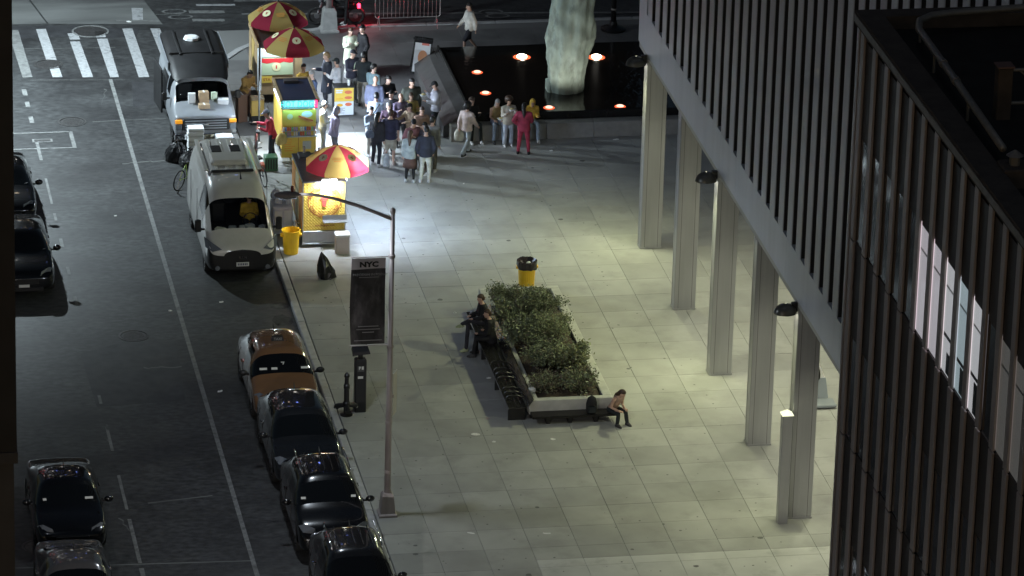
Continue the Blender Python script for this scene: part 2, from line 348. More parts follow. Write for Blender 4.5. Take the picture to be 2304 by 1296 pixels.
# litter: each scrap its own thing
M_scrap = mat('paper_scrap', (0.8, 0.8, 0.78), 0.8)
def scrap(x, y, l, w_, a, label, z=0.0):
    m = MB(); n = 5
    top = [(l*(i/n-.5), w_*.5*math.sin(i/n*math.pi)+.01, .012+.02*random.random()) for i in range(n+1)]
    bot = [(l*(i/n-.5), -w_*.5*math.sin(i/n*math.pi)-.01, .004+.012*random.random()) for i in range(n+1)]
    m.add(top+bot, [(i, i+1, n+2+i, n+1+i) for i in range(n)])
    m.add([(p[0], p[1], .001) for p in top+bot], [(n+1+i, n+2+i, i+1, i) for i in range(n)])
    tag(m.obj('paper_scrap', M_scrap, None, (x, y, z), a), label, 'litter', 'scraps of litter on the ground')
for a in ((2.2, 1.29, .24, .1, -.2, 'long white paper scrap on the paving left of the planter shadow'), (2.6, .75, .1, .04, 0, 'small white scrap beside the long one near the planter'),
          (4.19, .75, .14, .08, -.4, 'white scrap in front of the dark planter ledge'), (1.04, -4.96, .2, .03, -.5, 'thin white straw on the paving right of the lamp post base'),
          (2.95, -5.2, .2, .03, -.2, 'thin white straw on the paving farther from the lamp post base'), (10.34, 23.7, .2, .06, 0, 'white wrapper lying below the fountain ledge'),
          (8.16, 22.9, .12, .07, -.5, 'crumpled scrap on the plaza near the person in red'), (3.05, 9.95, .1, .03, 0, 'tiny white scrap on open paving above the couple on the bench'),
          (5.0, 20.3, .05, .05, 0, 'tiny white dot of litter on the open plaza'), (3.2, 5.1, .13, .03, 0, 'scrap lying against the left side of the metal bench')):
    scrap(*a)
for a in ((-3.4, 11.4, .13, .05, 0.2, 'white scrap on the road left of the white van'), (-4.9, 10.9, .1, .05, 0, 'scrap near the lane line left of the white van'), (-5.7, 18.6, .09, .05, .3, 'pale scrap in the dark traffic lane'), (-4.2, 4.9, .16, .05, .5, 'wrapper by the taxi rear wheel'),
          (-3.5, 36.6, .16, .08, -.2, 'white scrap on the far concrete carriageway')):
    x_, y_ = rd(a[0], a[1]); scrap(x_, y_, *a[2:], z=RZ+.004)

M_wetp = mat('wet_gutter', (.09, .09, .092), .12, var=.4, vscale=5, bump=.15, bscale=10)
q = random.Random(21)
for yy, ww, ll in ((8.2, .22, .7), (9.1, .3, .8), (10.2, .34, .9), (11.3, .3, .6), (7.4, .18, .5)):
    m = MB(); n = 14; zq(m, [(-1.47-ww+ww*math.cos(2*math.pi*k/n)*q.uniform(.75, 1.0), yy+ll*.5*math.sin(2*math.pi*k/n)*q.uniform(.75, 1.1)) for k in range(n)], RZ+.005)
    o = m.obj('puddle', M_wetp, road)

q = random.Random(31)     # old chewing gum and drips trodden into the flags, one sheet
m = MB()
for _ in range(420):
    x_, y_, r_ = q.uniform(-1, 9), q.uniform(-9, 23), q.uniform(.012, .035)*(1 if q.random() < .93 else 2.6)
    if PL[0]-.5 < x_ < PL[1]+.2 and PL[2]-.3 < y_ < PL[3]+.2: continue
    n = 7; zq(m, [(x_+r_*math.cos(2*math.pi*k/n)*q.uniform(.7, 1.2), y_+r_*math.sin(2*math.pi*k/n)*q.uniform(.7, 1.2)) for k in range(n)], .002)
stuff(m.obj('gum_spots', mat('gum', (.14, .14, .135), .8), plaza))
for k in range(26):      # tar snakes and patches of the roadway
    x_, y_ = q.uniform(-8, -2), q.uniform(-8, 30); m = MB(); n = 9; w_ = q.uniform(.02, .05); L = q.uniform(.5, 2.2); a = q.choice((0, 0, 1.57))+q.uniform(-.25, .25)
    pts = [(x_+L*i/n*math.cos(a)+q.uniform(-.06, .06), y_+L*i/n*math.sin(a)+q.uniform(-.06, .06)) for i in range(n+1)]
    for i in range(n): m.add([(pts[i][0], pts[i][1]-w_, RZ+.0045), (pts[i+1][0], pts[i+1][1]-w_, RZ+.0045), (pts[i+1][0]+.02, pts[i+1][1]+w_, RZ+.0045), (pts[i][0]+.02, pts[i][1]+w_, RZ+.0045)], [(0, 1, 2, 3)])
    m.obj('tar_seam', M_patch if k % 3 else M_asph2, road)
# ================================================================== BUILDINGS
M_clad = mat('pale_metal_cladding', (0.58, 0.61, 0.69), 0.42, 0.08, var=0.06, vscale=2, stretch=(1, 1, .12))
M_steel = mat('brushed_column_steel', (0.40, 0.40, 0.42), 0.30, 0.55, var=0.13, vscale=3, stretch=(1, 1, .1))
M_dglass = mat('dark_window_glass', (0.012, 0.013, 0.014), 0.08, 0.0)
M_soffit = mat('soffit_panel', (0.5, 0.5, 0.48), 0.6, var=.05, vscale=2)
M_brown = mat('brown_fin_metal', (0.47, 0.435, 0.43), 0.4, 0.35, var=0.12, vscale=3, stretch=(1, 1, .15))
M_span = mat('charcoal_spandrel', (0.045, 0.043, 0.043), 0.45, 0.2, var=.2, vscale=2)
M_roof = mat('dark_roof_membrane', (0.02, 0.019, 0.018), 0.9, var=0.3, vscale=2, bump=.3)
M_parapet = mat('parapet_stone', (0.085, 0.07, 0.06), 0.8, var=0.25, vscale=3, bump=.3, bscale=20)
M_pipe = mat('galvanised_pipe', (0.30, 0.29, 0.275), 0.5, 0.5, var=0.15, vscale=5)
M_black = mat('black_satin', (0.012, 0.012, 0.012), 0.45)
WARMG = (0.95, 1.0, 0.56)

# ---- building on columns: pale metal piers over recessed glass
A = thing('office_building', 'pale metal office block with dark vertical window slots raised on square columns', 'building', (0, 0, 0))
AX = 9.24; AY0, AY1 = -27.5, 15.55; AZ = 5.98
MB().box(AX+.30, 40, AY0, AY1, AZ+.02, 40).obj('wall', M_dglass, A)
n = 0; y = AY0
PW = 1.0
# lower fascia in panels, one per bay
k = 0
while y < AY1-.05:
    y1 = min(y+2.0, AY1)
    MB().box(AX, AX+.28, y+.004, y1-.004, AZ, 7.12).obj('fascia_panel', M_clad, A); y = y1
MB().box(AX, AX+.29, AY1-.9, AY1, 7.124, 40).obj('corner_panel', M_clad, A)
MB().box(AX+.005, 40, AY1+.003, AY1+.15, AZ, 40).obj('end_wall', M_clad, A)
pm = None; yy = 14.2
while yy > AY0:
    if pm is None: pm = (MB().box(0, .025, -.26, .26, 7.124, 40).mesh('pier', M_clad), MB().box(.027, .292, -.245, .245, 7.124, 40).mesh('reveal', mat('shaded_reveal', (.035, .036, .04), .4)))  # pier sides coloured dark, standing in for the shade inside the slots
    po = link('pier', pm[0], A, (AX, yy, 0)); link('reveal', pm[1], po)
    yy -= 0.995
rm = MB().box(.06, .27, -.22, .22, 0, .05).mesh('transom', M_black)
for z in (11.1, 15.2, 19.3, 23.4, 27.5):
    MB().box(AX+.22, AX+.295, AY0, AY1-.95, z, z+.09).obj('transom', M_black, A)
MB().box(AX+.01, 40, AY0+.01, AY1-.01, AZ-.14, AZ-.003).obj('soffit', M_soffit, A)
MB().box(17.5, 40, AY0, AY1-1, 0, AZ-.15).obj('lobby_wall', M_span, A)
# columns: steel boxes with a recessed joint down each face
colm = MB()
def column(y, label):
    t = thing('column', label, 'column', (9.25, y, 0), 0, 'square steel columns under the office building')
    MB().bev(0, .62, 0, .42, 0, AZ-.145, .012).obj('shaft', M_steel, t)
    for x in (.12, .50): MB().box(x-.006, x+.006, -.004, .02, .02, AZ-.16).obj('joint', mat('column_joint', (.14, .135, .13), .6), t)
    MB().box(-.004, .02, .3, .312, .02, AZ-.16).obj('joint', mat('column_joint', (.14, .135, .13), .6), t)
    for z in (.0,): MB().box(-.012, .632, -.012, .432, 0, .05).obj('base_plate', M_steel, t)
    return t
cols = [(14.35, 'steel column farthest from the viewer, beside the fountain'), (9.5, 'second steel column from the fountain'), (4.64, 'middle steel column of the five'),
        (-.27, 'steel column second nearest the viewer'), (-5.02, 'nearest steel column, with a slim capped pillar at its front corner')]
for y, lb in cols: column(y, lb)
t = thing('pillar', 'slim grey pillar with a bright pyramid cap beside the nearest column', 'pillar', (8.93, -5.3, 0))
MB().bev(0, .25, 0, .25, 0, 3.0, .008).obj('shaft', M_steel, t)
MB().add([(-.03, -.03, 3.0), (.28, -.03, 3.0), (.28, .28, 3.0), (-.03, .28, 3.0), (.125, .125, 3.13)], [(3, 2, 1, 0), (0, 1, 4), (1, 2, 4), (2, 3, 4), (3, 0, 4)]).obj('cap', mat('lit_cap', (.8, .8, .74), .3, emit=(1, 1, .82), estr=0.25), t)
# half-dome floodlights hung from the column heads
def dome(y, label, power):
    t = thing('floodlight', label, 'light', (8.94, y+.1, 5.66), 0, 'dome floodlights on the column heads')
    m = MB(); n = 16; rings = []
    for i in range(7):
        a = R(90*i/6); rr = .30*math.cos(a); rings.append([(rr*math.cos(2*math.pi*k/n), .8*rr*math.sin(2*math.pi*k/n), .26*math.sin(a)) for k in range(n)])
    m.loft(rings[:-1]+[[(0.02*math.cos(2*math.pi*k/n), .02*math.sin(2*math.pi*k/n), .26) for k in range(n)]], cap=False)
    m.obj('shade', mat('floodlight_hood', (.12, .12, .11), .35, .5), t, smooth=True)
    MB().box(.15, .3, -.06, .06, .05, .28).obj('bracket', M_black, t)
    MB().lathe([(.22, .04), (.22, .06)], 16).obj('lens', glow('floodlight_lens', (1.0, .98, .75), 14), t)
    s = lamp('SPOT', (0, 0, .02), power, WARMG, t, 'floodlight_lamp', spot_size=R(165), spot_blend=1.0, shadow_soft_size=.16)
    s.rotation_euler = (Vector((-.85, -.25, -1))).to_track_quat('-Z', 'Y').to_euler()
dome(14.35, 'half-dome floodlight on the farthest column above the fountain', 1150)
dome(4.64, 'half-dome floodlight on the middle column', 880)
dome(-5.02, 'half-dome floodlight on the nearest column', 380)
# recessed soffit downlights
for i, (x, y) in enumerate(((11.2, 12), (11.2, 7), (11.2, 2.2), (11.2, -2.6), (11.2, -7.5), (13.8, 9), (13.8, 3), (13.8, -3))):
    MB().lathe([(.14, AZ-.15), (.14, AZ-.141)], 16, (x, y, 0)).obj('downlight', glow('downlight_lens', (1, .98, .85), 10), A)
    lamp('SPOT', (x, y, AZ-.2), 250, (1.0, 1.0, .72), A, 'downlight_lamp', spot_size=R(130), spot_blend=.6, shadow_soft_size=.14)

# ---- nearer block with brown fins, cut by the right edge of the picture
B = thing('office_wing', 'dark lower office wing with brown vertical fins, flat roof and a few lit windows', 'building')
BX = 4.1; BY1 = -29.2; BY0 = -58; BT = 21.55
MB().box(BX+.24, 24, BY0, BY1-.12, 0, BT-.05).obj('wall', M_span, B)
MB().box(BX+.02, 24, BY1-.115, BY1-.002, 0, BT-.003).obj('end_wall', M_brown, B)
FP = 0.95; f0 = -29.62; nf = int((f0-BY0)/FP)
fin = None
for i in range(nf+1):
    yf = f0-FP*i
    for z0, z1 in ((17.26, 21.5), (13.15, 17.22), (9.05, 13.11), (4.9, 9.01)):
        if yf < -46 and z0 < 9: continue
        key = 'fin%0.1f' % z0
        if key not in MATS: MATS[key] = MB().bev(-.0, .05, -.125, .125, z0, z1, .008).mesh('fin', M_brown)
        link('fin', MATS[key], B, (BX, yf, 0))
# glazing: each bay pane a part, recessed behind the fins; spandrel bands between
M_lit = [mat('lit_blind_a', (.75, .68, .7), .8, emit=(1.0, .84, .91), estr=.5), mat('lit_blind_b', (.75, .7, .7), .8, emit=(1.0, .90, .94), estr=.52), mat('lit_blind_c', (.6, .65, .7), .8, emit=(.8, .88, .95), estr=.42), mat('dim_blind', (.3, .27, .25), .8, emit=(1, .85, .8), estr=.09)]
M_thin = clear_glass('clear_window_glass')
lit = {(5, 0): 0, (6, 0): 0, (7, 0): 1, (8, 0): 1, (9, 0): 1, (11, 0): 3, (12, 0): 3}
for i in range(0, 16):
    ya, yb = f0-FP*i-FP+.125, f0-FP*i-.125
    for r, zf in enumerate((17.26, 13.15, 9.05)):
        z0, z1 = zf+.02, zf+2.12
        m = MB().box(BX+.056, BX+.066, ya, yb, z0, z1)
        if (i, r) in lit:
            kk = lit[(i, r)]
            o = m.obj('window', M_thin, B)
            rm_ = 'room'
            b3 = MB().box(BX+.075, BX+.085, ya-.12, yb+.12, z0-.02, z1+.03); b3.obj('lit_blind', M_lit[kk] if kk != 1 else M_lit[1 if i != 8 else 2], B)
            if kk in (1,): MB().box(BX+.068, BX+.073, ya, yb, z0+.55+.12*(i % 2), z0+.62+.12*(i % 2)).obj('blind_rail', M_span, B)
            if i in (7, 8, 9): MB().box(BX+.0675, BX+.0735, ya+.1, yb-.25, z0+.02, z0+.42+.1*(i-7)).obj('furniture', M_span if i != 8 else M_pipe, B)
            MB().box(BX+.0665, BX+.0672, ya, yb, z1-.48, z1-.44).obj('mullion', M_brown, B)
        else:
            m.obj('window', M_dglass, B)
        MB().box(BX+.058, BX+.14, ya, yb, z1+.004, zf+4.08).obj('spandrel', M_span if (i+r) % 5 else mat('spandrel_light', (.075, .07, .068), .5, .2), B)
MB().box(BX-.06, BX+.42, BY0, BY1, BT, BT+.27).obj('coping', M_parapet, B)
MB().box(BX+.425, 24, BY1-.45, BY1-.003, BT, BT+.265).obj('coping', M_parapet, B)
MB().box(BX+.36, 24, BY0, BY1-.455, BT-.045, BT-.01).obj('roof', M_roof, B)
MB().box(BX-.075, BX-.062, BY0, BY1, BT+.05, BT+.20).obj('drip_edge', M_pipe, B)
# roof pipe rail
rail = thing('pipe_rail', 'grey bent pipe running along the inside of the dark roof', 'pipe', (0, 0, BT))
MB().tube([(11, -29.72, .42), (7.17, -29.8, .42), (5.75, -30.0, .42), (5.3, -30.12, .42), (5.0, -30.4, .42), (4.86, -30.9, .42), (4.80, -33.9, .42), (4.70, -37.6, .42)], .07, 10).obj('pipe', M_pipe, rail, smooth=True)
for x, y in ((4.84, -32.2), (4.78, -34.9), (7.6, -29.79), (5.02, -30.42)): MB().tube([(x, y, -.02), (x, y, .36)], .03, 8).obj('post', M_pipe, rail)
for x, y in ((4.8, -33.9), (4.82, -32.9)): MB().tube([(x, y-.08, .42), (x, y+.08, .42)], .085, 10).obj('coupling', M_pipe, rail)
t = thing('roof_frame', 'dark square post with a metal frame on the roof at the right edge', 'equipment', (5.45, -34.8, BT-.01))
MB().bev(-.14, .14, -.14, .14, 0, 1.0, .02).obj('post', M_parapet, t)
MB().box(-.16, .16, -.16, .16, 1.003, 1.03).obj('cap', mat('rusty_cap', (.25, .16, .14), .6, .4), t)
for z in (.28, .92): MB().tube([(.15, 0, z), (2.2, 0, z)], .035, 8).obj('bar', M_pipe, t)
MB().tube([(.3, 0, .9), (1.0, 0, .3)], .02, 6).obj('brace', M_pipe, t)
t = thing('roof_vent', 'low dark roof fitting at the end of the bent pipe', 'vent', (4.75, -38.2, BT-.01))
MB().bev(-.25, .25, -.3, .3, 0, .35, .03).obj('housing', M_parapet, t); MB().lathe([(.1, .35), (.1, .5), (.16, .52), (.02, .62)], 10).obj('cowl', M_pipe, t)

# ---- dark building corner at the left edge of the picture
Cb = thing('dark_building', 'unlit dark building corner along the left edge of the picture', 'building')
M_dark = mat('dark_wall', (0.05, 0.05, 0.052), 0.7, var=.15, vscale=2); M_dark2 = mat('dark_wall_lower', (0.10, 0.098, 0.1), 0.7, var=.15, vscale=2)
MB().box(-34, -14.50, -60, -48, 26.66, 60).obj('wall', M_dark, Cb)
MB().box(-34, -14.54, -59.98, -48, 0, 26.5).obj('wall', M_dark2, Cb)
MB().box(-34, -14.49, -60.02, -48, 26.505, 26.655).obj('ledge', M_dark2, Cb)

# ---- tower beyond the intersection: its lit windows only show as glints on glass and paint
Tw = thing('far_tower', 'office tower beyond the intersection, seen only as glints on roofs and glass', 'building', (0, 0, 0))
MB().box(-46, 26, 92, 110, RZ, 90).obj('wall', M_dark, Tw)
q = random.Random(12); wins = {}
for key, c, e in (('win_warm', (1, .8, .55), 3), ('win_cool', (.8, .9, 1), 4), ('win_red', (1, .12, .15), 7), ('win_blue', (.25, .35, 1), 7), ('win_white', (1, .97, .9), 9)):
    wins[key] = MB().box(-.6, .6, -.06, -.01, 0, 1.0).mesh('lit_window', glow(key, c, e))
for i in range(26):
    for j in range(12):
        u = q.random()
        if u < .86: continue
        k = 'win_red' if u > .975 else 'win_blue' if u > .955 else 'win_white' if u > .92 else 'win_cool' if u > .89 else 'win_warm'
        link('lit_window', wins[k], Tw, (-44+2.2*i, 92, 14+5.4*j))
# ================================================================== VEHICLES
def paint(name, col, rough=0.22, metal=0.2, coat=1.0): return mat('paint_'+name, col, rough, metal, coat=coat, var=.05, vscale=4)
M_blk = paint('black', (0.006, 0.006, 0.007)); M_taxi = paint('taxi', (0.20, 0.105, 0.05), metal=0); M_grey = paint('grey', (0.11, 0.105, 0.105)); M_white = paint('white', (0.66, 0.65, 0.61), .3, 0)
M_navy = paint('charcoal', (0.014, 0.015, 0.017)); M_oldwhite = paint('old_white', (0.24, 0.255, 0.275), .4, 0, .3)
M_cglass = mat('car_glass', (0.006, 0.007, 0.008), 0.04, coat=.5); M_tyre = mat('tyre', (0.015, 0.015, 0.015), .85); M_rim = mat('rim', (0.35, 0.35, 0.36), .3, .9)
M_plast = mat('black_plastic', (0.015, 0.015, 0.016), .5); M_chrome = mat('chrome', (0.7, 0.7, 0.72), .12, 1.0); M_hl = mat('headlight_glass', (.25, .27, .3), .06, .4, coat=1)
M_amber = mat('amber_lens', (.8, .3, .03), .2, emit=(1, .4, .03), estr=.35); M_plate = mat('plate', (.75, .76, .74), .5); M_ink = mat('plate_ink', (.03, .04, .12), .6); M_sticker = mat('windscreen_sticker', (.7, .7, .66), .6)
M_redlens = mat('red_lens', (.4, .01, .01), .2)

def loft_car(st, sections=7):
    """st: rows (y, z_low, z_belt, z_top, w_low, w_belt, w_top, kind); kind names the strip up to the next row."""
    rings = []
    for y, zl, zb, zt, wl, wb, wt, kind in st:
        zm = zl+(zb-zl)*.5; gh = zt-zb
        half = [(0, zl), (wl*.85, zl), (wl, zl+.08), (wb, zm), (wb*.985, zb), (wt, zt-min(.07, gh*.4)), (wt*.55, zt), (0, zt+.015)]
        rings.append([(x, y, z) for x, z in half])
    return rings
def body_mesh(st, glassrule, level=2):
    bm = bmesh.new(); rings = loft_car(st); n = len(rings[0]); V = []
    for r in rings: V.append(([bm.verts.new(p) for p in r], [bm.verts.new((-p[0], p[1], p[2])) if abs(p[0]) > 1e-6 else None for p in r]))
    for rrow in V:
        for j in range(n):
            if rrow[1][j] is None: rrow[1][j] = rrow[0][j]
    faces = []
    for i in range(len(V)-1):
        for side in (0, 1):
            for j in range(n-1):
                a, b, c, d = V[i][side][j], V[i][side][j+1], V[i+1][side][j+1], V[i+1][side][j]
                q = [a, b, c, d] if side == 1 else [d, c, b, a]
                q2 = []; [q2.append(x) for x in q if x not in q2]
                if len(q2) > 2: f = bm.faces.new(q2); f.material_index = glassrule(i, j, st[i][7])
    for i in (0, len(V)-1):
        for j in range(n-1):
            q = [V[i][0][j], V[i][0][j+1], V[i][1][j+1], V[i][1][j]]; q2 = []; [q2.append(x) for x in q if x not in q2]
            if len(q2) > 2:
                f = bm.faces.new(q2 if i == 0 else q2[::-1]); f.material_index = glassrule(-1 if i == 0 else 99, j, 'end')
    bmesh.ops.recalc_face_normals(bm, faces=bm.faces)
    me = bpy.data.meshes.new('t'); bm.to_mesh(me); bm.free()
    o = bpy.data.objects.new('t', me); COL.objects.link(o); md = o.modifiers.new('s', 'SUBSURF'); md.levels = level; md.render_levels = level
    bpy.context.view_layer.update(); me2 = bpy.data.meshes.new_from_object(o.evaluated_get(bpy.context.evaluated_depsgraph_get())); bpy.data.objects.remove(o)
    return me2
def split_parts(me, spec, parent, rule=None):
    """spec: {index: (name, material)}; one object per connected patch when 'each' is asked."""
    src = bmesh.new(); src.from_mesh(me)
    if rule:
        for f in src.faces: f.material_index = rule(f)
    for idx, (name, mt, each) in spec.items():
        bm = src.copy(); bmesh.ops.delete(bm, geom=[f for f in bm.faces if f.material_index != idx], context='FACES')
        if not bm.faces: bm.free(); continue
        groups = []
        if each:
            seen = set()
            for f in bm.faces:
                if f in seen: continue
                st = [f]; g = []; seen.add(f)
                while st:
                    q = st.pop(); g.append(q)
                    for e in q.edges:
                        for h in e.link_faces:
                            if h not in seen: seen.add(h); st.append(h)
                groups.append(g)
        else: groups = [list(bm.faces)]
        for g in groups:
            vs = []; vi = {}; fs = []
            for f in g:
                for v in f.verts:
                    if v not in vi: vi[v] = len(vs); vs.append(tuple(v.co))
                fs.append(tuple(vi[v] for v in f.verts))
            m2 = bpy.data.meshes.new(name); m2.from_pydata(vs, [], fs); m2.materials.append(mt); m2.polygons.foreach_set('use_smooth', [True]*len(fs)); m2.update()
            link(name, m2, parent)
        bm.free()
    src.free()
def wheel_set(t, w, r, yf, yr, tw=.2):
    for s in (-1, 1):
        for y in (yf, yr):
            m = MB(); n = 20; x0, x1 = s*(w-tw), s*(w+.004)
            for_ = [(r*.9, x0), (r, x0+(x1-x0)*.15), (r, x0+(x1-x0)*.85), (r*.92, x1), (r*.66, x1-s*.01), (r*.64, x1-s*.05)]
            m.loft([[(x, y+rr*math.cos(2*math.pi*k/n), r+rr*math.sin(2*math.pi*k/n)) for k in range(n)] for rr, x in for_])
            wo = m.obj('wheel', M_tyre, t, smooth=False)
            m = MB(); xr = x1-s*.02
            m.loft([[(xr, y+rr*math.cos(2*math.pi*k/n), r+rr*math.sin(2*math.pi*k/n)) for k in range(n)] for rr in (r*.64, r*.55)], cap=False)
            for k in range(5):
                a = 2*math.pi*k/5; ca, sa = math.cos(a), math.sin(a); pw = .035
                m.add([(xr, y+ca*.04-sa*pw, r+sa*.04+ca*pw), (xr, y+ca*.04+sa*pw, r+sa*.04-ca*pw), (xr, y+ca*r*.6+sa*pw*.8, r+sa*r*.6-ca*pw*.8), (xr, y+ca*r*.6-sa*pw*.8, r+sa*r*.6+ca*pw*.8)], [(0, 1, 2, 3)])
            m.obj('rim', M_rim, wo)
            m = MB(); ra = r*1.2; xa = s*(w+.0015)
            m.add([(xa, y, r)]+[(xa, y+ra*math.cos(math.pi*k/12), r+.02+ra*math.sin(math.pi*k/12)) for k in range(13)], [(0, k+1, k+2) for k in range(12)])
            m.obj('wheel_arch', M_plast, t)
def car(name, label, cat, x, front, L, w, h, body, suv=True, taxi=False, rails=False, group='cars parked along the street', plate=None, stickers=(), seed=0):
    """local frame: +Y backwards from the front bumper at y=0; nose toward the viewer."""
    t = thing(name, label, cat, (*rd(x, front), RZ), 0, group); W = w/2; s = L/4.5
    hb = .98*h/1.6 if suv else .92*h/1.45     # belt
    hood = hb-.02
    cow, rf, rr = 1.08*s, 1.78*s, (3.55*s if suv else 2.95*s)
    tail = L
    st = [(0.0, .34, .56, .60, W*.66, W*.72, W*.6, 'b'), (.06, .24, .62, .70, W*.86, W*.9, W*.74, 'b'), (.30*s, .22, hood-.10, hood-.06, W*.95, W*.97, W*.78, 'b'), (.75*s, .22, hood-.02, hood+.03, W, W, W*.82, 'b'),
          (cow, .22, hb, hb+.05, W, W, W*.82, 'ws'), (rf, .22, hb+.02, h-.05, W, W, W*.72, 'roof'), (rf+.12, .22, hb+.02, h-.01, W, W, W*.72, 'roofg'), ((rf+rr)/2, .22, hb+.03, h, W, W, W*.73, 'roof'),
          ((rf+rr)/2+.10, .22, hb+.03, h, W, W, W*.73, 'roofg'), (rr, .22, hb+.04, h-.04, W, W, W*.70, 'rw')]
    if suv: st += [(rr+.55*s, .22, hb+.06, hb+.14, W*.98, W*.97, W*.76, 'b'), (tail-.06, .26, hb-.02, hb+.06, W*.92, W*.93, W*.74, 'b'), (tail, .36, hb-.1, hb-.05, W*.8, W*.82, W*.66, 'e')]
    else: st += [(rr+.75*s, .22, hb+.04, hb+.07, W*.98, W*.98, W*.8, 'b'), (tail-.1, .24, hb, hb+.02, W*.94, W*.93, W*.76, 'b'), (tail, .36, hb-.1, hb-.06, W*.8, W*.82, W*.66, 'e')]
    def rule(i, j, k):
        if k == 'ws' and j >= 5: return 1
        if k == 'rw' and j >= 5: return 2
        if k == 'roofg' and j == 4: return 3
        if k in ('ws', 'rw') and j == 4: return 3
        return 0
    me = body_mesh(st, rule)
    split_parts(me, {0: ('body', body, 0), 1: ('windshield', M_cglass, 0), 2: ('rear_window', M_cglass, 0), 3: ('side_window', M_cglass, 1)}, t)
    r = .33*h/1.6+.02 if suv else .31
    wheel_set(t, W*.985, r, .88*s, 3.55*s)
    for sd in (-1, 1):
        m = MB(); m.ell((sd*(W+.13), cow+.32*s, hb+.08), (.12, .07, .085), 10, 6); mo = m.obj('mirror', body if not taxi else M_plast, t, smooth=True)
        MB().box(min(sd*(W-.03), sd*(W+.06)), max(sd*(W-.03), sd*(W+.06)), cow+.29*s, cow+.35*s, hb+.02, hb+.06).obj('mirror_arm', M_plast, t)
        # headlamp: swept wedge on the shoulder of the nose
        m = MB(); z0 = hood-.20; P8 = [(sd*W*.50, .055, z0-.04), (sd*W*.86, .16, z0-.03), (sd*W*.955, .42*s, z0+.06), (sd*W*.80, .30*s, hood-.055), (sd*W*.55, .12*s, hood-.11)]
        Q = [(p[0]*.94, p[1]+.10, p[2]-.06) for p in P8]; m.loft([Q, P8] if sd < 0 else [P8, Q]); m.obj('headlight', M_hl, t)
        for hy in (1.75*s, 2.75*s): MB().bev(min(sd*W*.99, sd*(W+.025)), max(sd*W*.99, sd*(W+.025)), hy, hy+.18, hb-.14, hb-.11, .008).obj('door_handle', M_chrome if seed % 2 else body, t)
        for sy in (cow+.55*s, (rf+rr)/2+.05, rr+.1): MB().box(min(sd*(W*.992), sd*(W*1.003)), max(sd*W*.992, sd*W*1.003), sy-.006, sy+.006, .34, hb-.03).obj('door_seam', M_plast, t)
        if rails:
            m = MB(); m.tube([(sd*W*.66, rf+.12, h-.02), (sd*W*.67, rf+.2, h+.05), (sd*W*.68, (rf+rr)/2, h+.06), (sd*W*.67, rr-.1, h+.03), (sd*W*.66, rr, h-.03)], .018, 6); m.obj('roof_rail', M_chrome, t, smooth=True)
    MB().bev(-W*.46, W*.46, -.012, .05, .46, .60, .012).obj('grille', M_plast, t)
    MB().bev(-W*.6, W*.6, -.02, .06, .26, .36, .012).obj('lower_grille', M_plast, t)
    MB().box(-.15, .15, -.03, -.018, .38, .46).obj('license_plate', M_plate, t)
    for sx in (-.3, .25): MB().tube([(sx, cow+.03, hb+.065), (sx+.5*W, cow+.16, hb+.13)], .008, 5).obj('wiper', M_plast, t)
    if rails:
        for k in (-2, -1, 0, 1, 2): MB().bev(k*W*.22-.012, k*W*.22+.012, rf+.3, rr-.3, h+.005, h+.022, .004).obj('roof_rib', body, t)
    for sx, sw in stickers:
        y0 = cow+.2*s; zz = hb+.05+(h-.05-hb-.05)*.30
        MB().add([(sx, y0-.045, zz), (sx+sw, y0-.045, zz), (sx+sw, y0+.0, zz+.045), (sx, y0+.0, zz+.045)], [(0, 1, 2, 3)]).obj('sticker', M_sticker, t)
    MB().tube([(0, rr-.25, h), (0, rr-.12, h+.09)], [.022, .006], 6).obj('antenna', M_plast, t)
    if taxi:
        m = MB(); m.loft([[(-.17, rf+.5, h-.005), (.17, rf+.5, h-.005), (.17, rf+.66, h-.005), (-.17, rf+.66, h-.005)], [(-.14, rf+.52, h+.12), (.14, rf+.52, h+.12), (.14, rf+.64, h+.12), (-.14, rf+.64, h+.12)]])
        so = m.obj('roof_sign', M_plast, t); text('TAXI', .1, mat('sign_grey', (.35, .35, .33), .6), so, (0, rf+.505, h+.055), (R(82), 0, 0))
        text('7', .22, M_sticker, t, (0.02, cow+.30*s, hb+.28), (R(38), 0, 0), name='numeral')
    return t
car('taxi', 'orange-yellow taxi parked behind the first dark SUV at the kerb', 'taxi', -2.68, 2.35, 4.3, 1.82, 1.56, M_taxi, True, True, stickers=((-.62, .2), (-.3, .16), (.5, .2)))
car('parked_suv', 'charcoal SUV with pale roof sheen parked right in front of the taxi', 'suv', -2.68, -2.0, 4.3, 1.84, 1.62, M_navy, True, seed=1)
car('parked_suv', 'black SUV with roof rails parked beside the lamp post base', 'suv', -2.62, -6.35, 4.25, 1.86, 1.66, M_blk, True, rails=True, seed=0, stickers=((-.72, .12), (.55, .12)))
car('parked_suv', 'dark ribbed-roof SUV cut off by the bottom edge', 'suv', -2.5, -11.0, 4.3, 1.86, 1.66, M_navy, True, rails=True, seed=3)
car('parked_car', 'black sedan parked at the lower left in front of the grey car', 'car', -9.1, -5.4, 4.35, 1.8, 1.42, M_blk, False, stickers=((-.64, .09), (.42, .2)))
car('parked_car', 'grey sedan cut off by the bottom edge at the lower left', 'car', -9.3, -10.5, 4.35, 1.8, 1.42, M_grey, False, seed=1)
car('parked_car', 'black sedan half hidden by the dark building edge at the left', 'car', -8.9, 12.2, 4.5, 1.84, 1.45, M_blk, False, seed=2)
car('parked_car', 'dark car farther up the left side, mostly hidden by the building edge', 'car', -8.95, 17.7, 4.4, 1.82, 1.42, M_blk, False, seed=4)

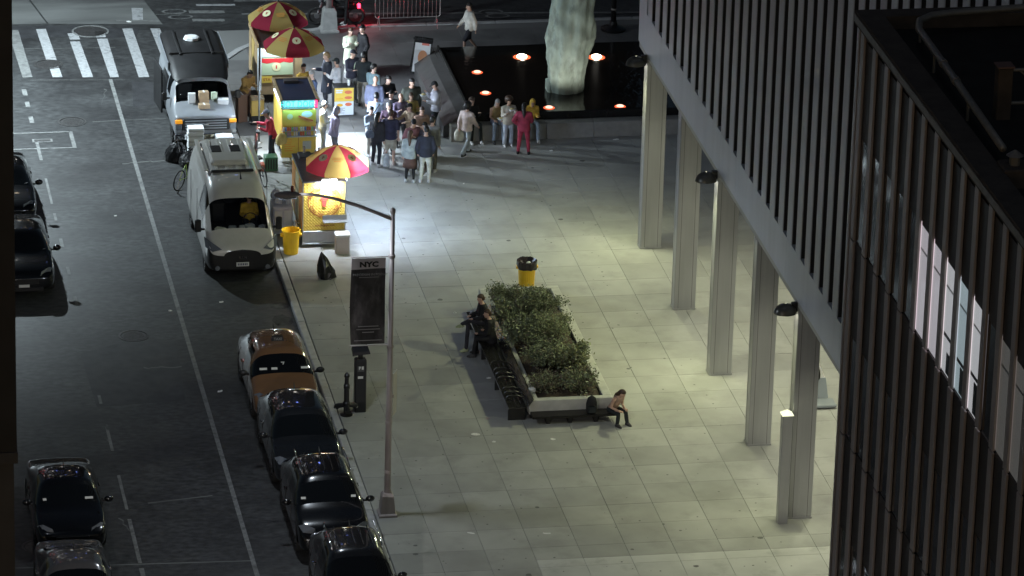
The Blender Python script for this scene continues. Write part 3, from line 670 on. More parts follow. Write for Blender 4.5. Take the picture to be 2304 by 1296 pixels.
# ---- white cargo van with a driver behind the glass
V = thing('cargo_van', 'white cargo van with black bumper and a driver in yellow at the wheel', 'van', (*rd(-2.6, 13.0), RZ)); W = 1.02; H = 2.38
st = [(0, .36, .78, .92, .70, .80, .66, 'b'), (.08, .26, .90, 1.02, .88, .94, .78, 'b'), (.30, .24, 1.06, 1.12, .98, 1.0, .82, 'b'), (.58, .24, 1.16, 1.22, W, W, .87, 'ws'), (1.55, .24, 1.30, 2.10, W, W, .83, 'cap'),
      (1.95, .24, 1.36, 2.33, W, W, .82, 'door'), (2.5, .24, 1.36, 2.37, W, W, .84, 'cap'), (2.62, .24, 1.36, H, W, W, .85, 'b'), (4.2, .24, 1.4, H, W, W, .86, 'b'), (5.45, .24, 1.4, H-.01, W, W, .86, 'b'), (5.6, .3, 1.36, H-.06, .98, .98, .8, 'e')]
def vrule(i, j, k):
    if i == -1: return 3
    if i < 2 and j <= 3: return 3
    if i == 2 and j <= 2: return 3
    if j <= 1: return 3
    if k == 'ws' and j >= 5: return 1
    if (k == 'door' and j == 4) or (k == 'cap' and j == 4 and i == 4): return 2
    return 0
me = body_mesh(st, vrule)
M_vglass = clear_glass('van_windscreen', (.93, .95, .95))
split_parts(me, {0: ('body', M_white, 0), 1: ('windshield', M_vglass, 0), 2: ('side_window', M_cglass, 1), 3: ('bumper', M_plast, 0)}, V)
wheel_set(V, 1.005, .34, .92, 4.45)
for sd in (-1, 1):
    m = MB(); m.bev(min(sd*1.08, sd*1.26), max(sd*1.08, sd*1.26), 1.0, 1.12, 1.16, 1.52, .03); mo = m.obj('mirror', M_plast, V)
    MB().box(min(sd*.98, sd*1.1), max(sd*.98, sd*1.1), 1.03, 1.09, 1.2, 1.25).obj('mirror_arm', M_plast, V)
    m = MB(); P5 = [(sd*.60, .02, .98), (sd*.86, .06, .90), (sd*1.035, .34, .95), (sd*1.045, .62, 1.17), (sd*.90, .28, 1.14)]; Q = [(p[0]*.93, p[1]+.1, p[2]-.07) for p in P5]
    m.loft([Q, P5] if sd < 0 else [P5, Q]); m.obj('headlight', M_hl, V)
    MB().lathe([(.07, 0), (.07, .02)], 12).obj('fog_lamp', M_hl, V, (sd*.72, -.0, .42), rot=(R(90), 0, 0))
for k in range(6): MB().bev(-.8+.31*k, -.68+.31*k, 2.7, 5.35, H+.008, H+.032, .01).obj('roof_rib', M_white, V)
MB().bev(-.62, .62, 2.55, 2.66, H+.0, H+.06, .02).obj('roof_bar', M_plast, V)
MB().bev(-.55, .50, 3.1, 3.9, H+.02, H+.16, .06).obj('roof_fan', M_white, V)
for x in (-.42, .14): MB().bev(x, x+.3, 4.2, 4.75, H+.02, H+.05, .01).obj('roof_hatch', M_plast, V)
MB().tube([(.18, 2.02, 2.36), (.18, 2.18, 2.52)], [.03, .008], 6).obj('antenna', M_plast, V)
for x in (-.5, 0.05): MB().tube([(x, .66, 1.27), (x+.45, .74, 1.33)], .01, 5).obj('wiper', M_plast, V)
MB().box(-.18, .18, -.03, -.015, .46, .58).obj('license_plate', M_plate, V)
for k in range(6): MB().box(-.145+.05*k, -.115+.05*k, -.034, -.031, .49, .555).obj('plate_character', M_ink, V)
text('R A M', .085, M_chrome, V, (0, -.025, .72), (R(82), 0, 0), name='emblem', bold=.02)
for s_y in (2.62, 4.2): 
    for sd in (-1, 1): MB().box(min(sd*1.012, sd*1.024), max(sd*1.012, sd*1.024), s_y-.008, s_y+.008, .4, 1.9).obj('door_seam', M_plast, V)
MB().bev(-.9, .9, .78, 1.45, .7, 1.14, .06).obj('dashboard', M_plast, V)
for x in (-.42, .45):
    m = MB(); m.bev(x-.25, x+.25, 2.05, 2.5, .55, .95, .06); m.bev(x-.24, x+.24, 2.42, 2.62, .9, 1.55, .08); m.bev(x-.12, x+.12, 2.48, 2.58, 1.58, 1.78, .04); m.obj('seat', M_plast, V)
m = MB(); n = 20; m.loft([[(.42+(.19+rr*math.cos(2*math.pi*j/8))*math.cos(2*math.pi*k/n), 1.62+(.19+rr*math.cos(2*math.pi*j/8))*math.sin(2*math.pi*k/n)*.5, 1.28+(.19)*math.sin(2*math.pi*k/n)*.75+rr*math.sin(2*math.pi*j/8)) for j in range(8)] for k in range(n+1) for rr in (.014,)], cap=False); m.obj('steering_wheel', M_plast, V)
vx, vy = rd(-2.6, 13.0)
for k, (x, y, a, b_, c) in enumerate(((-.5, 1.2, .3, .2, .05), (-.15, 1.24, .22, .16, .08), (.12, 1.2, .16, .12, .1), (.35, 1.22, .26, .2, .12), (.7, 1.2, .18, .14, .09))):
    m = MB(); m.bev(-a/2, a/2, -b_/2, b_/2, 0, c, .02); o = m.obj('dashboard_clutter', M_sticker if k != 1 else mat('clutter_grey', (.4, .42, .42), .7), None, (vx+x, vy+y, RZ+1.142), .3*k-.5)
    tag(o, ['crumpled white paper on the van dashboard, farthest from the driver', 'grey packet on the van dashboard left of centre', 'small white box at the centre of the van dashboard', 'white box on the van dashboard before the driver', 'pale wrapper at the kerb side of the van dashboard'][k], 'clutter', 'clutter on the van dashboard')

# ---- old white van with a raised black roof, loaded bonnet and open side door
O = thing('old_van', 'old white van with raised black roof, amber lamps and open side door by the crosswalk', 'van', (*rd(-2.40, 24.0), RZ)); W = .98
st = [(0.0, .42, .98, 1.10, .9, .93, .86, 'b'), (.1, .40, 1.08, 1.16, .95, .97, .88, 'b'), (.92, .40, 1.18, 1.24, W, W, .88, 'ws'), (1.30, .40, 1.24, 1.92, W, W, .82, 'cap'), (1.42, .40, 1.24, 1.95, W, W, .84, 'door'), (2.3, .4, 1.24, 1.95, W, W, .86, 'b'), (2.45, .4, 1.24, 1.95, W, W, .87, 'b'), (4.85, .4, 1.24, 1.95, W, W, .87, 'b'), (5.0, .45, 1.24, 1.88, .95, .95, .82, 'e')]
me = body_mesh(st, lambda i, j, k: 1 if (k == 'ws' and j >= 5) else 2 if (k == 'door' and j == 4) else 0)
split_parts(me, {0: ('body', M_oldwhite, 0), 1: ('windshield', M_vglass, 0), 2: ('side_window', M_cglass, 1)}, O)
wheel_set(O, .965, .37, .85, 4.2)
M_rblack = mat('matt_black_roof', (.012, .012, .013), .55, var=.3, vscale=3, bump=.1)
m = MB(); rs = []
for y, z1, hw in ((1.20, 1.93, .74), (1.45, 2.05, .80), (2.1, 2.27, .84), (3.2, 2.30, .85), (4.85, 2.28, .84), (4.98, 2.2, .8)):
    rs.append([(-hw-.06, y, 1.88), (-hw-.05, y, z1-.10), (-hw*.86, y, z1-.01), (0, y, z1+.03), (hw*.86, y, z1-.01), (hw+.05, y, z1-.10), (hw+.06, y, 1.88)])
m.loft(rs, closed=False); ro = m.obj('roof', M_rblack, O, smooth=True)
for y0, z0 in ((2.5, 2.3),): MB().bev(-.86, .86, y0, y0+.06, 2.27, 2.335, .01).obj('roof_seam', M_rblack, ro)
for x in (-.55, .45): MB().bev(x, x+.07, 2.4, 4.7, 2.28, 2.34, .01).obj('roof_rib', M_rblack, ro)
m = MB(); m.lathe([(.26, 0), (.24, .07), (.17, .10)], 8, (-.02, 3.8, 2.33)); m.obj('roof_vent', mat('roof_vent_white', (.7, .72, .74), .4), ro)
for sd in (-1, 1): MB().box(min(sd*.93, sd*.95), max(sd*.93, sd*.95), 2.0, 4.9, 1.90, 2.20).obj('roof_side', M_oldwhite, O)
MB().bev(-.72, .72, -.04, .05, .68, 1.03, .02).obj('grille_surround', M_plast, O)
for k in range(4): MB().box(-.64, .64, -.055, -.038, .72+.08*k, .755+.08*k).obj('grille_bar', M_oldwhite, O)
MB().ell((0, -.06, .87), (.09, .02, .035), 12, 6).obj('emblem', M_chrome, O)
for sd in (-1, 1):
    MB().bev(min(sd*.74, sd*.93), max(sd*.74, sd*.93), -.05, .04, .70, .88, .015).obj('headlight', M_hl, O)
    MB().bev(min(sd*.72, sd*.94), max(sd*.72, sd*.94), -.05, .05, .91, 1.01, .015).obj('turn_lamp', M_amber, O)
    MB().bev(min(sd*1.06, sd*1.22), max(sd*1.06, sd*1.22), 1.2, 1.3, 1.25, 1.5, .03).obj('mirror', M_plast, O)
    MB().box(min(sd*.97, sd*1.1), max(sd*.97, sd*1.1), 1.23, 1.27, 1.28, 1.32).obj('mirror_arm', M_plast, O)
MB().bev(-.97, .97, -.12, .12, .42, .58, .02).obj('bumper', M_chrome, O)
MB().bev(-.86, .86, 1.02, 1.35, .8, 1.2, .05).obj('dashboard', M_plast, O)
for x in (-.42, .42):
    m = MB(); m.bev(x-.24, x+.24, 2.2, 2.36, .7, 1.45, .06); m.bev(x-.25, x+.25, 1.85, 2.3, .55, .9, .06); m.obj('seat', M_plast, O)
d = MB(); d.bev(-.03, .03, -.02, 1.2, .45, 1.85, .015); dj = d.obj('open_door', M_rblack, O, (-1.10, 2.35, 0), R(5))
# bonnet load and the stack before the grille
ox, oy = rd(-2.40, 24.0); M_card = mat('cardboard', (.40, .29, .18), .85, var=.12, vscale=8); M_foam = mat('white_foam', (.75, .77, .78), .6)
def carton(x, y, z, a, b_, c, rz, label, mt=None, name='carton', cat='box', flap=True):
    t = thing(name, label, cat, (x, y, z), rz, 'boxes around the old van')
    MB().bev(-a/2, a/2, -b_/2, b_/2, 0, c, .006).obj('box', mt or M_card, t)
    if flap: MB().box(-.025, .025, -b_/2+.001, b_/2-.001, c+.001, c+.003).obj('tape', M_foam, t)
    return t
hz = RZ+1.245
carton(ox+.02, oy+.78, hz+.0, .30, .22, .40, .05, 'tall open brown carton on the old van bonnet against the glass')
carton(ox-.0, oy+.48, hz-.03, .33, .22, .13, .08, 'flat brown carton on the old van bonnet')
carton(ox-.34, oy+.82, hz+.0, .22, .16, .34, 0, 'white plastic jug carton on the bonnet left of the brown carton', M_foam, 'white_tub', 'tub', False)
carton(ox+.36, oy+.9, hz+.02, .16, .14, .30, .2, 'pale green bag standing on the bonnet near the windscreen', mat('pale_green', (.45, .55, .42), .7), 'paper_bag', 'bag', False)
carton(ox+.62, oy+.75, hz+.0, .32, .2, .16, -.2, 'crumpled white paper heap at the kerb side of the bonnet', M_foam, 'paper_heap', 'paper', False)
for k in range(14):
    o = MB().bev(-.24, .24, -.2, .2, 0, .052, .006).obj('flat_box', M_foam if k % 3 else mat('foam_grey', (.55, .57, .58), .7), None, (ox-.36+random.uniform(-.012, .012), oy-.42, RZ+.15+.056*k), random.uniform(-.05, .05))
    tag(o, ['bottom', 'second from bottom', 'third from bottom', 'fourth from bottom', 'fifth from bottom', 'sixth from bottom', 'seventh from bottom', 'seventh from top', 'sixth from top', 'fifth from top', 'fourth from top', 'third from top', 'second from top', 'topmost'][k]+' flat white box in the stack before the old van grille', 'box', 'white flat boxes stacked before the old van')
c = carton(ox-.38, oy-.45, RZ, .6, .44, .145, 0, 'wide white crate under the tall stack of flat boxes', M_foam, 'crate', 'crate', False)
carton(ox+.52, oy-.4, RZ, .5, .4, .62, 0, 'white lidded box before the old van bumper on the kerb side', M_foam, 'white_box')
carton(ox+.22, oy-.62, RZ, .42, .4, .52, .4, 'open carton with white paper in front of the old van', mat('carton_pale', (.55, .5, .36), .8))
def bag(x, y, z, r, h, label, seed, mt=None, name='garbage_bag', group='black garbage bags'):
    rr = random.Random(seed); m = MB(); n = 18; rings = []
    for i, (a, zz) in enumerate(((.55, 0), (.95, .08), (1.0, .3), (.9, .55), (.6, .78), (.22, .9), (.12, .96), (.26, 1.03))):
        rings.append([(r*a*math.cos(2*math.pi*k/n)*(1+rr.uniform(-.14, .14)), r*a*math.sin(2*math.pi*k/n)*(1+rr.uniform(-.14, .14)), zz*h+(rr.uniform(-.02, .02) if 0 < i else 0)) for k in range(n)])
    m.loft(rings); o = m.obj(name, mt or mat('bin_bag', (.01, .01, .011), .28, bump=.6, bscale=9), None, (x, y, z))
    tag(o, label, 'bag', group); return o
bag(ox-.98, oy-.75, RZ, .36, .62, 'black garbage bag leaning at the left front of the old van', 3)
bag(ox-.62, oy-1.35, RZ, .34, .55, 'glossy black bag between the two vans by the bicycle', 5)
# ================================================================== FOUNTAIN AND STATUE
M_gran = mat('fountain_granite', (.27, .265, .25), .5, var=.12, vscale=5, bump=.1, bscale=80)
M_wet = mat('wet_black_granite', (.012, .012, .012), .10, var=.3, vscale=3, bump=.1, bscale=14)
M_water = mat('dark_water', (.012, .009, .008), .09, bump=1.0, bscale=4.0)
F = thing('fountain', 'low granite fountain with a black water table and glowing underwater lamps', 'fountain')
x = 5.2
while x < 17.4:
    MB().bev(x+.004, min(x+1.5, 17.5)-.004, 24.0, 24.42, 0, .50, .015).obj('ledge_block', M_gran, F); x += 1.5
MB().bev(5.7, 17.5, 24.43, 24.6, 0, .74, .02).obj('wet_wall', M_wet, F)
MB().box(5.72, 17.5, 30.0, 31.0, 0, .70).obj('wet_wall', M_wet, F)
# left side: sloping panels and the bright metal edge
y = 24.45
while y < 30.9:
    y1 = min(y+2.1, 31); m = MB(); m.loft([[(5.05, y+.005, 0), (5.85, y+.005, 0), (5.85, y+.005, .72), (5.5, y+.005, .66), (5.05, y+.005, .36)], [(5.05, y1-.005, 0), (5.85, y1-.005, 0), (5.85, y1-.005, .72), (5.5, y1-.005, .66), (5.05, y1-.005, .36)]]); m.obj('side_panel', mat('dark_side_granite', (.085, .082, .08), .45, var=.15, vscale=4), F); y = y1
MB().box(5.86, 5.93, 24.45, 31, .5, .77).obj('metal_edge', mat('edge_steel', (.5, .5, .48), .2, .9), F)
m = MB(); NX, NY = 120, 70
vs = [(5.94+(17.5-5.94)*i/NX, 24.61+(29.99-24.61)*j/NY, .715+random.uniform(-.0012, .0012)) for j in range(NY+1) for i in range(NX+1)]
m.add(vs, [(j*(NX+1)+i, j*(NX+1)+i+1, (j+1)*(NX+1)+i+1, (j+1)*(NX+1)+i) for j in range(NY) for i in range(NX)]); m.obj('water', M_water, F, smooth=True)
def fl(x, y, label, power, aim, big=False):
    t = thing('pool_lamp', label, 'light', (x, y, .70), 0, 'lamps in the fountain water')
    MB().lathe([(.17, -.05), (.17, .02), (.13, .03), (.13, .015)], 14).obj('housing', mat('copper_housing', (.5, .16, .06), .35, .8), t)
    MB().ell((0, 0, .035), (.16 if big else .12, .16 if big else .12, .07 if big else .04), 12, 6).obj('lens', glow('pool_lens_big', (1, .86, .66), 40) if big else glow('pool_lens', (1.0, .58, .42), 1.5), t)
    MB().lathe([(.30 if big else .178, .0), (.28 if big else .178, .018), (.15, .03)], 16).obj('glow_ring', mat('red_ring', (.6, .08, .03), .5, emit=(1.0, .13, .04), estr=.9 if big else .3), t)
    if power:
        s = lamp('SPOT', (0, 0, .12), power, (1, .97, .88), t, 'pool_lamp_beam', spot_size=R(85), spot_blend=.7, shadow_soft_size=.08)
        s.rotation_euler = (Vector(aim)-Vector((x, y, .8))).to_track_quat('-Z', 'Y').to_euler()
AIM = (9.4, 26.4, 2.6)
fl(8.42, 29.75, 'bright far fountain lamp left of the statue', 70, AIM, True); fl(10.80, 29.5, 'bright far fountain lamp right of the statue', 70, AIM, True)
fl(6.75, 28.4, 'far one of the two orange lamps at the fountain left edge', 0, AIM); fl(6.68, 26.4, 'near one of the two orange lamps at the fountain left edge', 0, AIM)
fl(8.42, 24.85, 'orange lamp at the near fountain edge below the statue', 55, (9.2, 26.4, 2.4)); fl(10.65, 24.75, 'orange lamp at the near fountain edge beside the column', 55, (9.5, 26.4, 2.4))
# lumpy green bronze: a plain draped trunk, its upper end out of the picture
M_bronze = mat('green_bronze', (.32, .385, .32), .8, .0, var=.3, vscale=3, bump=1.0, bscale=9, stretch=(1, 1, .45), dirt=((.17, .19, .16), 3.4, .5, .72))
t = thing('statue', 'tall draped pale green bronze figure standing in the fountain, upper part cut off', 'statue', (9.25, 26.45, .66))
m = MB(); n = 64; rings = []; rs = random.Random(4)
prof = [(0, .54, .44, 0), (.25, .55, .45, 0), (.7, .60, .47, .0), (1.2, .65, .49, .02), (1.6, .69, .51, .05), (1.85, .74, .52, .08), (2.1, .73, .52, .09), (2.6, .70, .5, .11), (3.1, .67, .48, .15), (3.6, .66, .46, .2), (4.3, .62, .44, .32), (5.0, .50, .4, .30), (5.4, .42, .34, .3), (5.5, .1, .1, .3)]
ph = [rs.uniform(0, 6.28) for _ in range(9)]
for i in range(79):
    z = 5.5*i/78; k = max(j for j in range(len(prof)-1) if prof[j][0] <= z+1e-6); a, b_ = prof[k], prof[k+1]; u = (z-a[0])/(b_[0]-a[0]); u = u*u*(3-2*u)
    rx, ry, ox_ = (a[q]+(b_[q]-a[q])*u for q in (1, 2, 3)); row = []
    for j in range(n):
        th = 2*math.pi*j/n
        fold = .050*math.sin(7*th+1.1*z+ph[0])+.040*math.sin(11*th-1.9*z+ph[1])+.028*math.sin(4*th+3.3*z+ph[2])+.020*math.sin(17*th+2.2*z+ph[3])+.022*math.sin(9*z+3*th+ph[4])+rs.uniform(-.018, .018)
        fold *= min(1, .5+z*.35)
        row.append((ox_+(rx*(1+fold))*math.cos(th), ry*(1+fold)*math.sin(th), z))
    rings.append(row)
m.loft(rings); m.obj('drapery', M_bronze, t, smooth=True)
m = MB(); m.bev(-.62, -.28, -.2, .32, -.02, .42, .06); m.obj('stump', M_bronze, t)

# ================================================================== PLANTER, BENCH
P_ = thing('planter', 'long raised concrete planter with pale coping in the plaza', 'planter')
M_conc = mat('planter_concrete', (.46, .46, .43), .75, var=.12, vscale=4, bump=.15)
PX0, PX1, PY0, PY1, PZ = 3.78, 6.05, 2.1, 10.35, .56
MB().bev(PX0, PX1, PY0, PY0+.2, .17, PZ, .012).obj('wall', M_conc, P_); MB().bev(PX0, PX0+.26, PY0+.203, PY1-.2, .17, PZ-.003, .012).obj('wall', M_conc, P_)
MB().bev(PX1-.24, PX1, PY0+.203, PY1-.2, .17, PZ-.003, .012).obj('wall', M_conc, P_); MB().bev(PX0, PX1, PY1-.197, PY1, .17, PZ, .012).obj('wall', M_conc, P_)
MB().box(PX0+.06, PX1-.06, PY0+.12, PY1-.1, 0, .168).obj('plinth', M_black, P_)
m = MB(); NX, NY = 16, 50
m.add([(PX0+.26+(PX1-PX0-.5)*i/NX, PY0+.2+(PY1-PY0-.4)*j/NY, PZ-.10+.10*math.sin(math.pi*i/NX)+random.uniform(-.02, .02)) for j in range(NY+1) for i in range(NX+1)], [(j*(NX+1)+i, j*(NX+1)+i+1, (j+1)*(NX+1)+i+1, (j+1)*(NX+1)+i) for j in range(NY) for i in range(NX)]); m.obj('soil', M_soil, P_)
M_fl = mat('front_ledge_metal', (.03, .028, .028), .3, .7)
MB().bev(PX0+.02, PX1+.1, PY0-.42, PY0-.02, .20, .26, .01).obj('front_ledge', M_fl, P_)
for x in (4.2, 4.8, 5.5): MB().box(x, x+.1, PY0-.3, PY0+.1, 0, .198).obj('ledge_foot', M_black, P_)
t = thing('bench', 'long dark metal slat bench with armrest dividers along the planter', 'bench', (3.22, 1.95, 0))
M_bench = mat('bench_metal', (.09, .085, .085), .25, .85)
for k in range(4): MB().bev(-.02+.122*k, .098+.122*k, 0, 6.95, .42-.012*math.sin(k), .445-.012*math.sin(k), .008).obj('seat_slat', M_bench, t)
for k in range(2):
    m = MB(); m.loft([[(.49+.07*k, yy, .47+.10*k), (.52+.07*k, yy, .455+.10*k), (.585+.07*k, yy, .55+.10*k), (.555+.07*k, yy, .565+.10*k)] for yy in (0, 6.95)]); m.obj('back_slat', M_bench, t)
for y in (.55, .85, 1.15, 1.9, 2.2, 2.5, 3.0, 6.6):
    m = MB(); pts = [(-.01, y, .44), (.0, y, .53), (.06, y, .57), (.30, y, .57), (.42, y, .53), (.5, y, .5)]
    m.loft([[(a, b_-.03, c), (a, b_+.03, c), (a, b_+.03, c-.03), (a, b_-.03, c-.03)] for a, b_, c in pts]); m.obj('armrest', M_black, t)
for y in (.2, 2.3, 4.5, 6.7):
    MB().bev(0, .46, y, y+.06, 0, .415, .01).obj('leg', M_black, t)
MB().box(-.035, -.022, 0, 6.95, .40, .45).obj('edge_trim', mat('trim_steel', (.5, .5, .52), .15, .95), t)
# shrubs
M_leaf = [mat('leaf_a', (.16, .195, .12), .5, rnd=.2, var=.4, vscale=5), mat('leaf_b', (.21, .24, .13), .5, rnd=.2, var=.4, vscale=5), mat('leaf_c', (.22, .225, .11), .5, var=.4, vscale=5), mat('leaf_d', (.13, .11, .08), .6, var=.3, vscale=5)]
M_stem = mat('stem', (.09, .06, .04), .9)
def shrub(x, y, r, h, nl, label, seed, tone=(.5, .3, .1, .1), ls=.06):
    h *= .82; r *= .86; x -= .10; ls = (.045, .06, .08, .055, .07)[seed % 5]
    q = random.Random(seed); t = thing('shrub', label, 'shrub', (x, y, PZ-.06), 0, 'shrubs in the planter'); m = MB(); tips = []
    for k in range(9):
        a = q.uniform(0, 6.28); l_ = q.uniform(.6, 1); e = (r*.8*l_*math.cos(a), r*.8*l_*math.sin(a), h*q.uniform(.6, 1))
        mid = (e[0]*.4, e[1]*.4, e[2]*.55); m.tube([(0, 0, -.02), mid, e], [.018, .012, .005], 5); tips.append((mid, e))
        for _ in range(3):
            f = q.uniform(.3, 1); b0 = tuple(mid[i]+(e[i]-mid[i])*f for i in range(3)); e2 = (b0[0]+q.uniform(-.3, .3)*r, b0[1]+q.uniform(-.3, .3)*r, b0[2]+q.uniform(-.02, .25)*h); m.tube([b0, e2], [.007, .003], 4); tips.append((b0, e2))
    m.obj('stem', M_stem, t)
    lv = MB()
    clumps = [(q.gauss(0, .42)*r, q.gauss(0, .42)*r, h*q.uniform(.25, .95), q.uniform(.10, .24)) for _ in range(26)]+[(*e, .13) for _, e in tips]
    for _ in range(nl):
        c = q.choice(clumps); s = c[3]; p = Vector((c[0]+q.gauss(0, s*.6), c[1]+q.gauss(0, s*.6), max(.02, c[2]+q.gauss(0, s*.5))))
        d = Vector((q.gauss(0, 1), q.gauss(0, 1), q.gauss(.3, .7))).normalized(); sd = d.cross(Vector((q.gauss(0, 1), q.gauss(0, 1), q.gauss(0, 1)))).normalized()
        L = ls*q.uniform(.5, 1.8); wv = L*.42; kk = q.choices(range(4), tone)[0]
        lv.add([p, p+d*L*.5+sd*wv*.5, p+d*L, p+d*L*.5-sd*wv*.5], [(0, 1, 2, 3)], kk)
    lv.obj('foliage', M_leaf, t)
SH = [(4.45, 8.9, 0.58, .72, 4420, 'loose tall shrub at the far end of the planter beside the yellow bin', (.5, .35, .1, .05)), (5.15, 8.9, 0.55, .55, 3910, 'shrub at the far right corner of the planter', (.5, .35, .1, .05)), (4.35, 7.6, 0.65, .7, 3740, 'shrub on the bench side behind the seated couple', (.6, .2, .05, .15)),
      (5.2, 7.7, 0.69, 1.0, 5100, 'high rounded shrub in the far half of the planter', (.5, .35, .1, .05)), (4.5, 6.0, 0.63, .9, 4420, 'shrub on the bench side midway along the planter', (.6, .25, .05, .1)), (5.3, 6.0, 0.65, .95, 4760, 'shrub on the column side midway along the planter', (.35, .35, .25, .05)),
      (4.7, 4.5, 0.65, .85, 4590, 'shrub in the nearer half on the bench side', (.55, .25, .1, .1)), (5.4, 4.3, 0.58, .75, 3910, 'yellow-green shrub at the column side of the nearer half', (.25, .35, .35, .05)), (4.5, 3.0, 0.53, .42, 2890, 'low dark plant in the near left corner of the planter', (.3, .1, .05, .55)), (5.35, 2.9, 0.55, .45, 2890, 'low plant in the near right corner of the planter', (.4, .2, .1, .3))]
for i, (x, y, r, h, nl, lb, tone) in enumerate(SH): shrub(x, y, r, h, nl, lb, 20+i, tone)
tag(MB().bev(-.12, .12, -.08, .08, 0, .13, .05).obj('paper_cup', M_foam, None, (3.95, 2.75, PZ-.002), .4), 'crumpled white bag on the planter corner beside the bench', 'litter')

# ================================================================== FOOD CARTS
M_yel = mat('cart_yellow', (.70, .50, .09), .45, var=.06, vscale=4); M_red = mat('cart_red', (.55, .03, .04), .45); M_ss = mat('stainless', (.5, .51, .53), .28, .85, var=.06, vscale=3); M_cream = mat('cream_panel', (.72, .7, .45), .5)
M_ink2 = mat('dark_red_ink', (.30, .05, .02), .6); M_wood = mat('tan_panel', (.36, .26, .15), .6, var=.15, vscale=4); M_pale = mat('pale_panel', (.62, .68, .74), .45); M_whitem = mat('white_matte', (.75, .75, .76), .6); M_rooft = mat('cart_roof', (.10, .10, .11), .4, .4, var=.2, vscale=3)
COOL = (.72, .85, 1.0)
def quilt(m, x0, x1, z0, z1, y, s=.085, d=.012):
    # diamond-quilted sheet standing on edge, facing -Y
    nx = int((x1-x0)/s); nz = int((z1-z0)/s); dx = (x1-x0)/nx; dz = (z1-z0)/nz
    for i in range(nx):
        for j in range(nz):
            a, b_ = x0+i*dx, z0+j*dz; c = (a+dx/2, y-d, b_+dz/2); mid = [(a+dx/2, y, b_), (a+dx, y, b_+dz/2), (a+dx/2, y, b_+dz), (a, y, b_+dz/2)]
            m.add([c]+mid, [(0, 1, 2), (0, 2, 3), (0, 3, 4), (0, 4, 1)])
            e = y-.002
            for cx_, cz_, p, q in ((a, b_, mid[0], mid[3]), (a+dx, b_, mid[1], mid[0]), (a+dx, b_+dz, mid[2], mid[1]), (a, b_+dz, mid[3], mid[2])):
                m.add([(cx_, y-d*.6, cz_), p, q], [(0, 1, 2)])
def umbrella(x, y, z, label, off=0.0, lean=(0, 0)):
    t = thing('umbrella', label, 'umbrella', (x, y, 0), off, 'red and yellow cart umbrellas')
    Rr, drop = .98, .54; cc = [MATS.get('umbrella_yellow') or canvas('umbrella_yellow', (.44, .345, .13)), MATS.get('umbrella_red') or canvas('umbrella_red', (.25, .03, .055))]
    MB().tube([(0, 0, .02), (0, 0, z+.02)], .022, 8).obj('pole', M_ss, t)
    for k in range(8):
        a0, a1 = 2*math.pi*k/8, 2*math.pi*(k+1)/8; m = MB(); rows = []
        for i in range(7):
            u = i/6; rr = max(Rr*u, .02); zz = z-drop*u**1.6
            row = []
            for j in range(5):
                v = j/4; a = a0+(a1-a0)*v; sag = 1-.05*u*math.sin(math.pi*v); ch = math.cos((a1-a0)/2)/math.cos((v-.5)*(a1-a0))
                row.append((rr*ch*math.cos(a), rr*ch*math.sin(a), zz-.02*u*math.sin(math.pi*v)))
            rows.append(row)
        rows.append([(p[0]*1.0, p[1]*1.0, p[2]-.13) for p in rows[-1]])
        m.loft(rows, closed=False); pn = m.obj('canopy_panel', cc[k % 2], t, smooth=True)
        # emblem disc and wording stand on the panel
        am = (a0+a1)/2; u0 = .62; pr = Rr*u0*.97; pz = z-drop*u0**1.6+.018; sl = math.atan2(drop*1.6*u0**.6, Rr)
        rot = (Matrix.Rotation(am+math.pi/2, 3, 'Z') @ Matrix.Rotation(sl, 3, 'X')).to_euler()
        if k % 2:
            n = 20; MB().lathe([(.135, 0), (.135, .004)], n).obj('emblem', M_cream, pn, (pr*math.cos(am), pr*math.sin(am), pz), rot=tuple(rot))
            m = MB().box(-.02, .02, -.045, .03, .004, .008); m.box(-.045, .045, .02, .04, .0045, .0085); m.obj('emblem_mark', M_ink2, pn, (pr*math.cos(am), pr*math.sin(am), pz), rot=tuple(rot))
        else:
            m = MB()
            for q, (w_, yy) in enumerate(((.26, .06), (.32, 0), (.22, -.06))): m.box(-w_/2, w_/2, yy-.016, yy+.016, 0, .003)
            m.obj('slogan', mat('faded_orange_ink', (.6, .28, .06), .6), pn, (pr*math.cos(am), pr*math.sin(am), pz), rot=tuple(rot))
        pe = Rr*.985*math.cos(math.pi/8)
        rot2 = (Matrix.Rotation(am+math.pi/2, 3, 'Z') @ Matrix.Rotation(R(88), 3, 'X')).to_euler()
        if k % 2: text('THE HALAL GUYS', .058, M_whitem, pn, (pe*math.cos(am)*1.012, pe*math.sin(am)*1.012, z-drop-.075), rot2, bold=.02)
        MB().tube([(.03*math.cos(a0), .03*math.sin(a0), z-.03), (Rr*.6*math.cos(a0), Rr*.6*math.sin(a0), z-drop*.45-.03), (Rr*.98*math.cos(a0), Rr*.98*math.sin(a0), z-drop-.03)], .007, 5).obj('rib', M_ss, t)
    MB().lathe([(.03, z), (.02, z+.05), (.004, z+.08)], 8).obj('finial', M_plast, t)
    return t
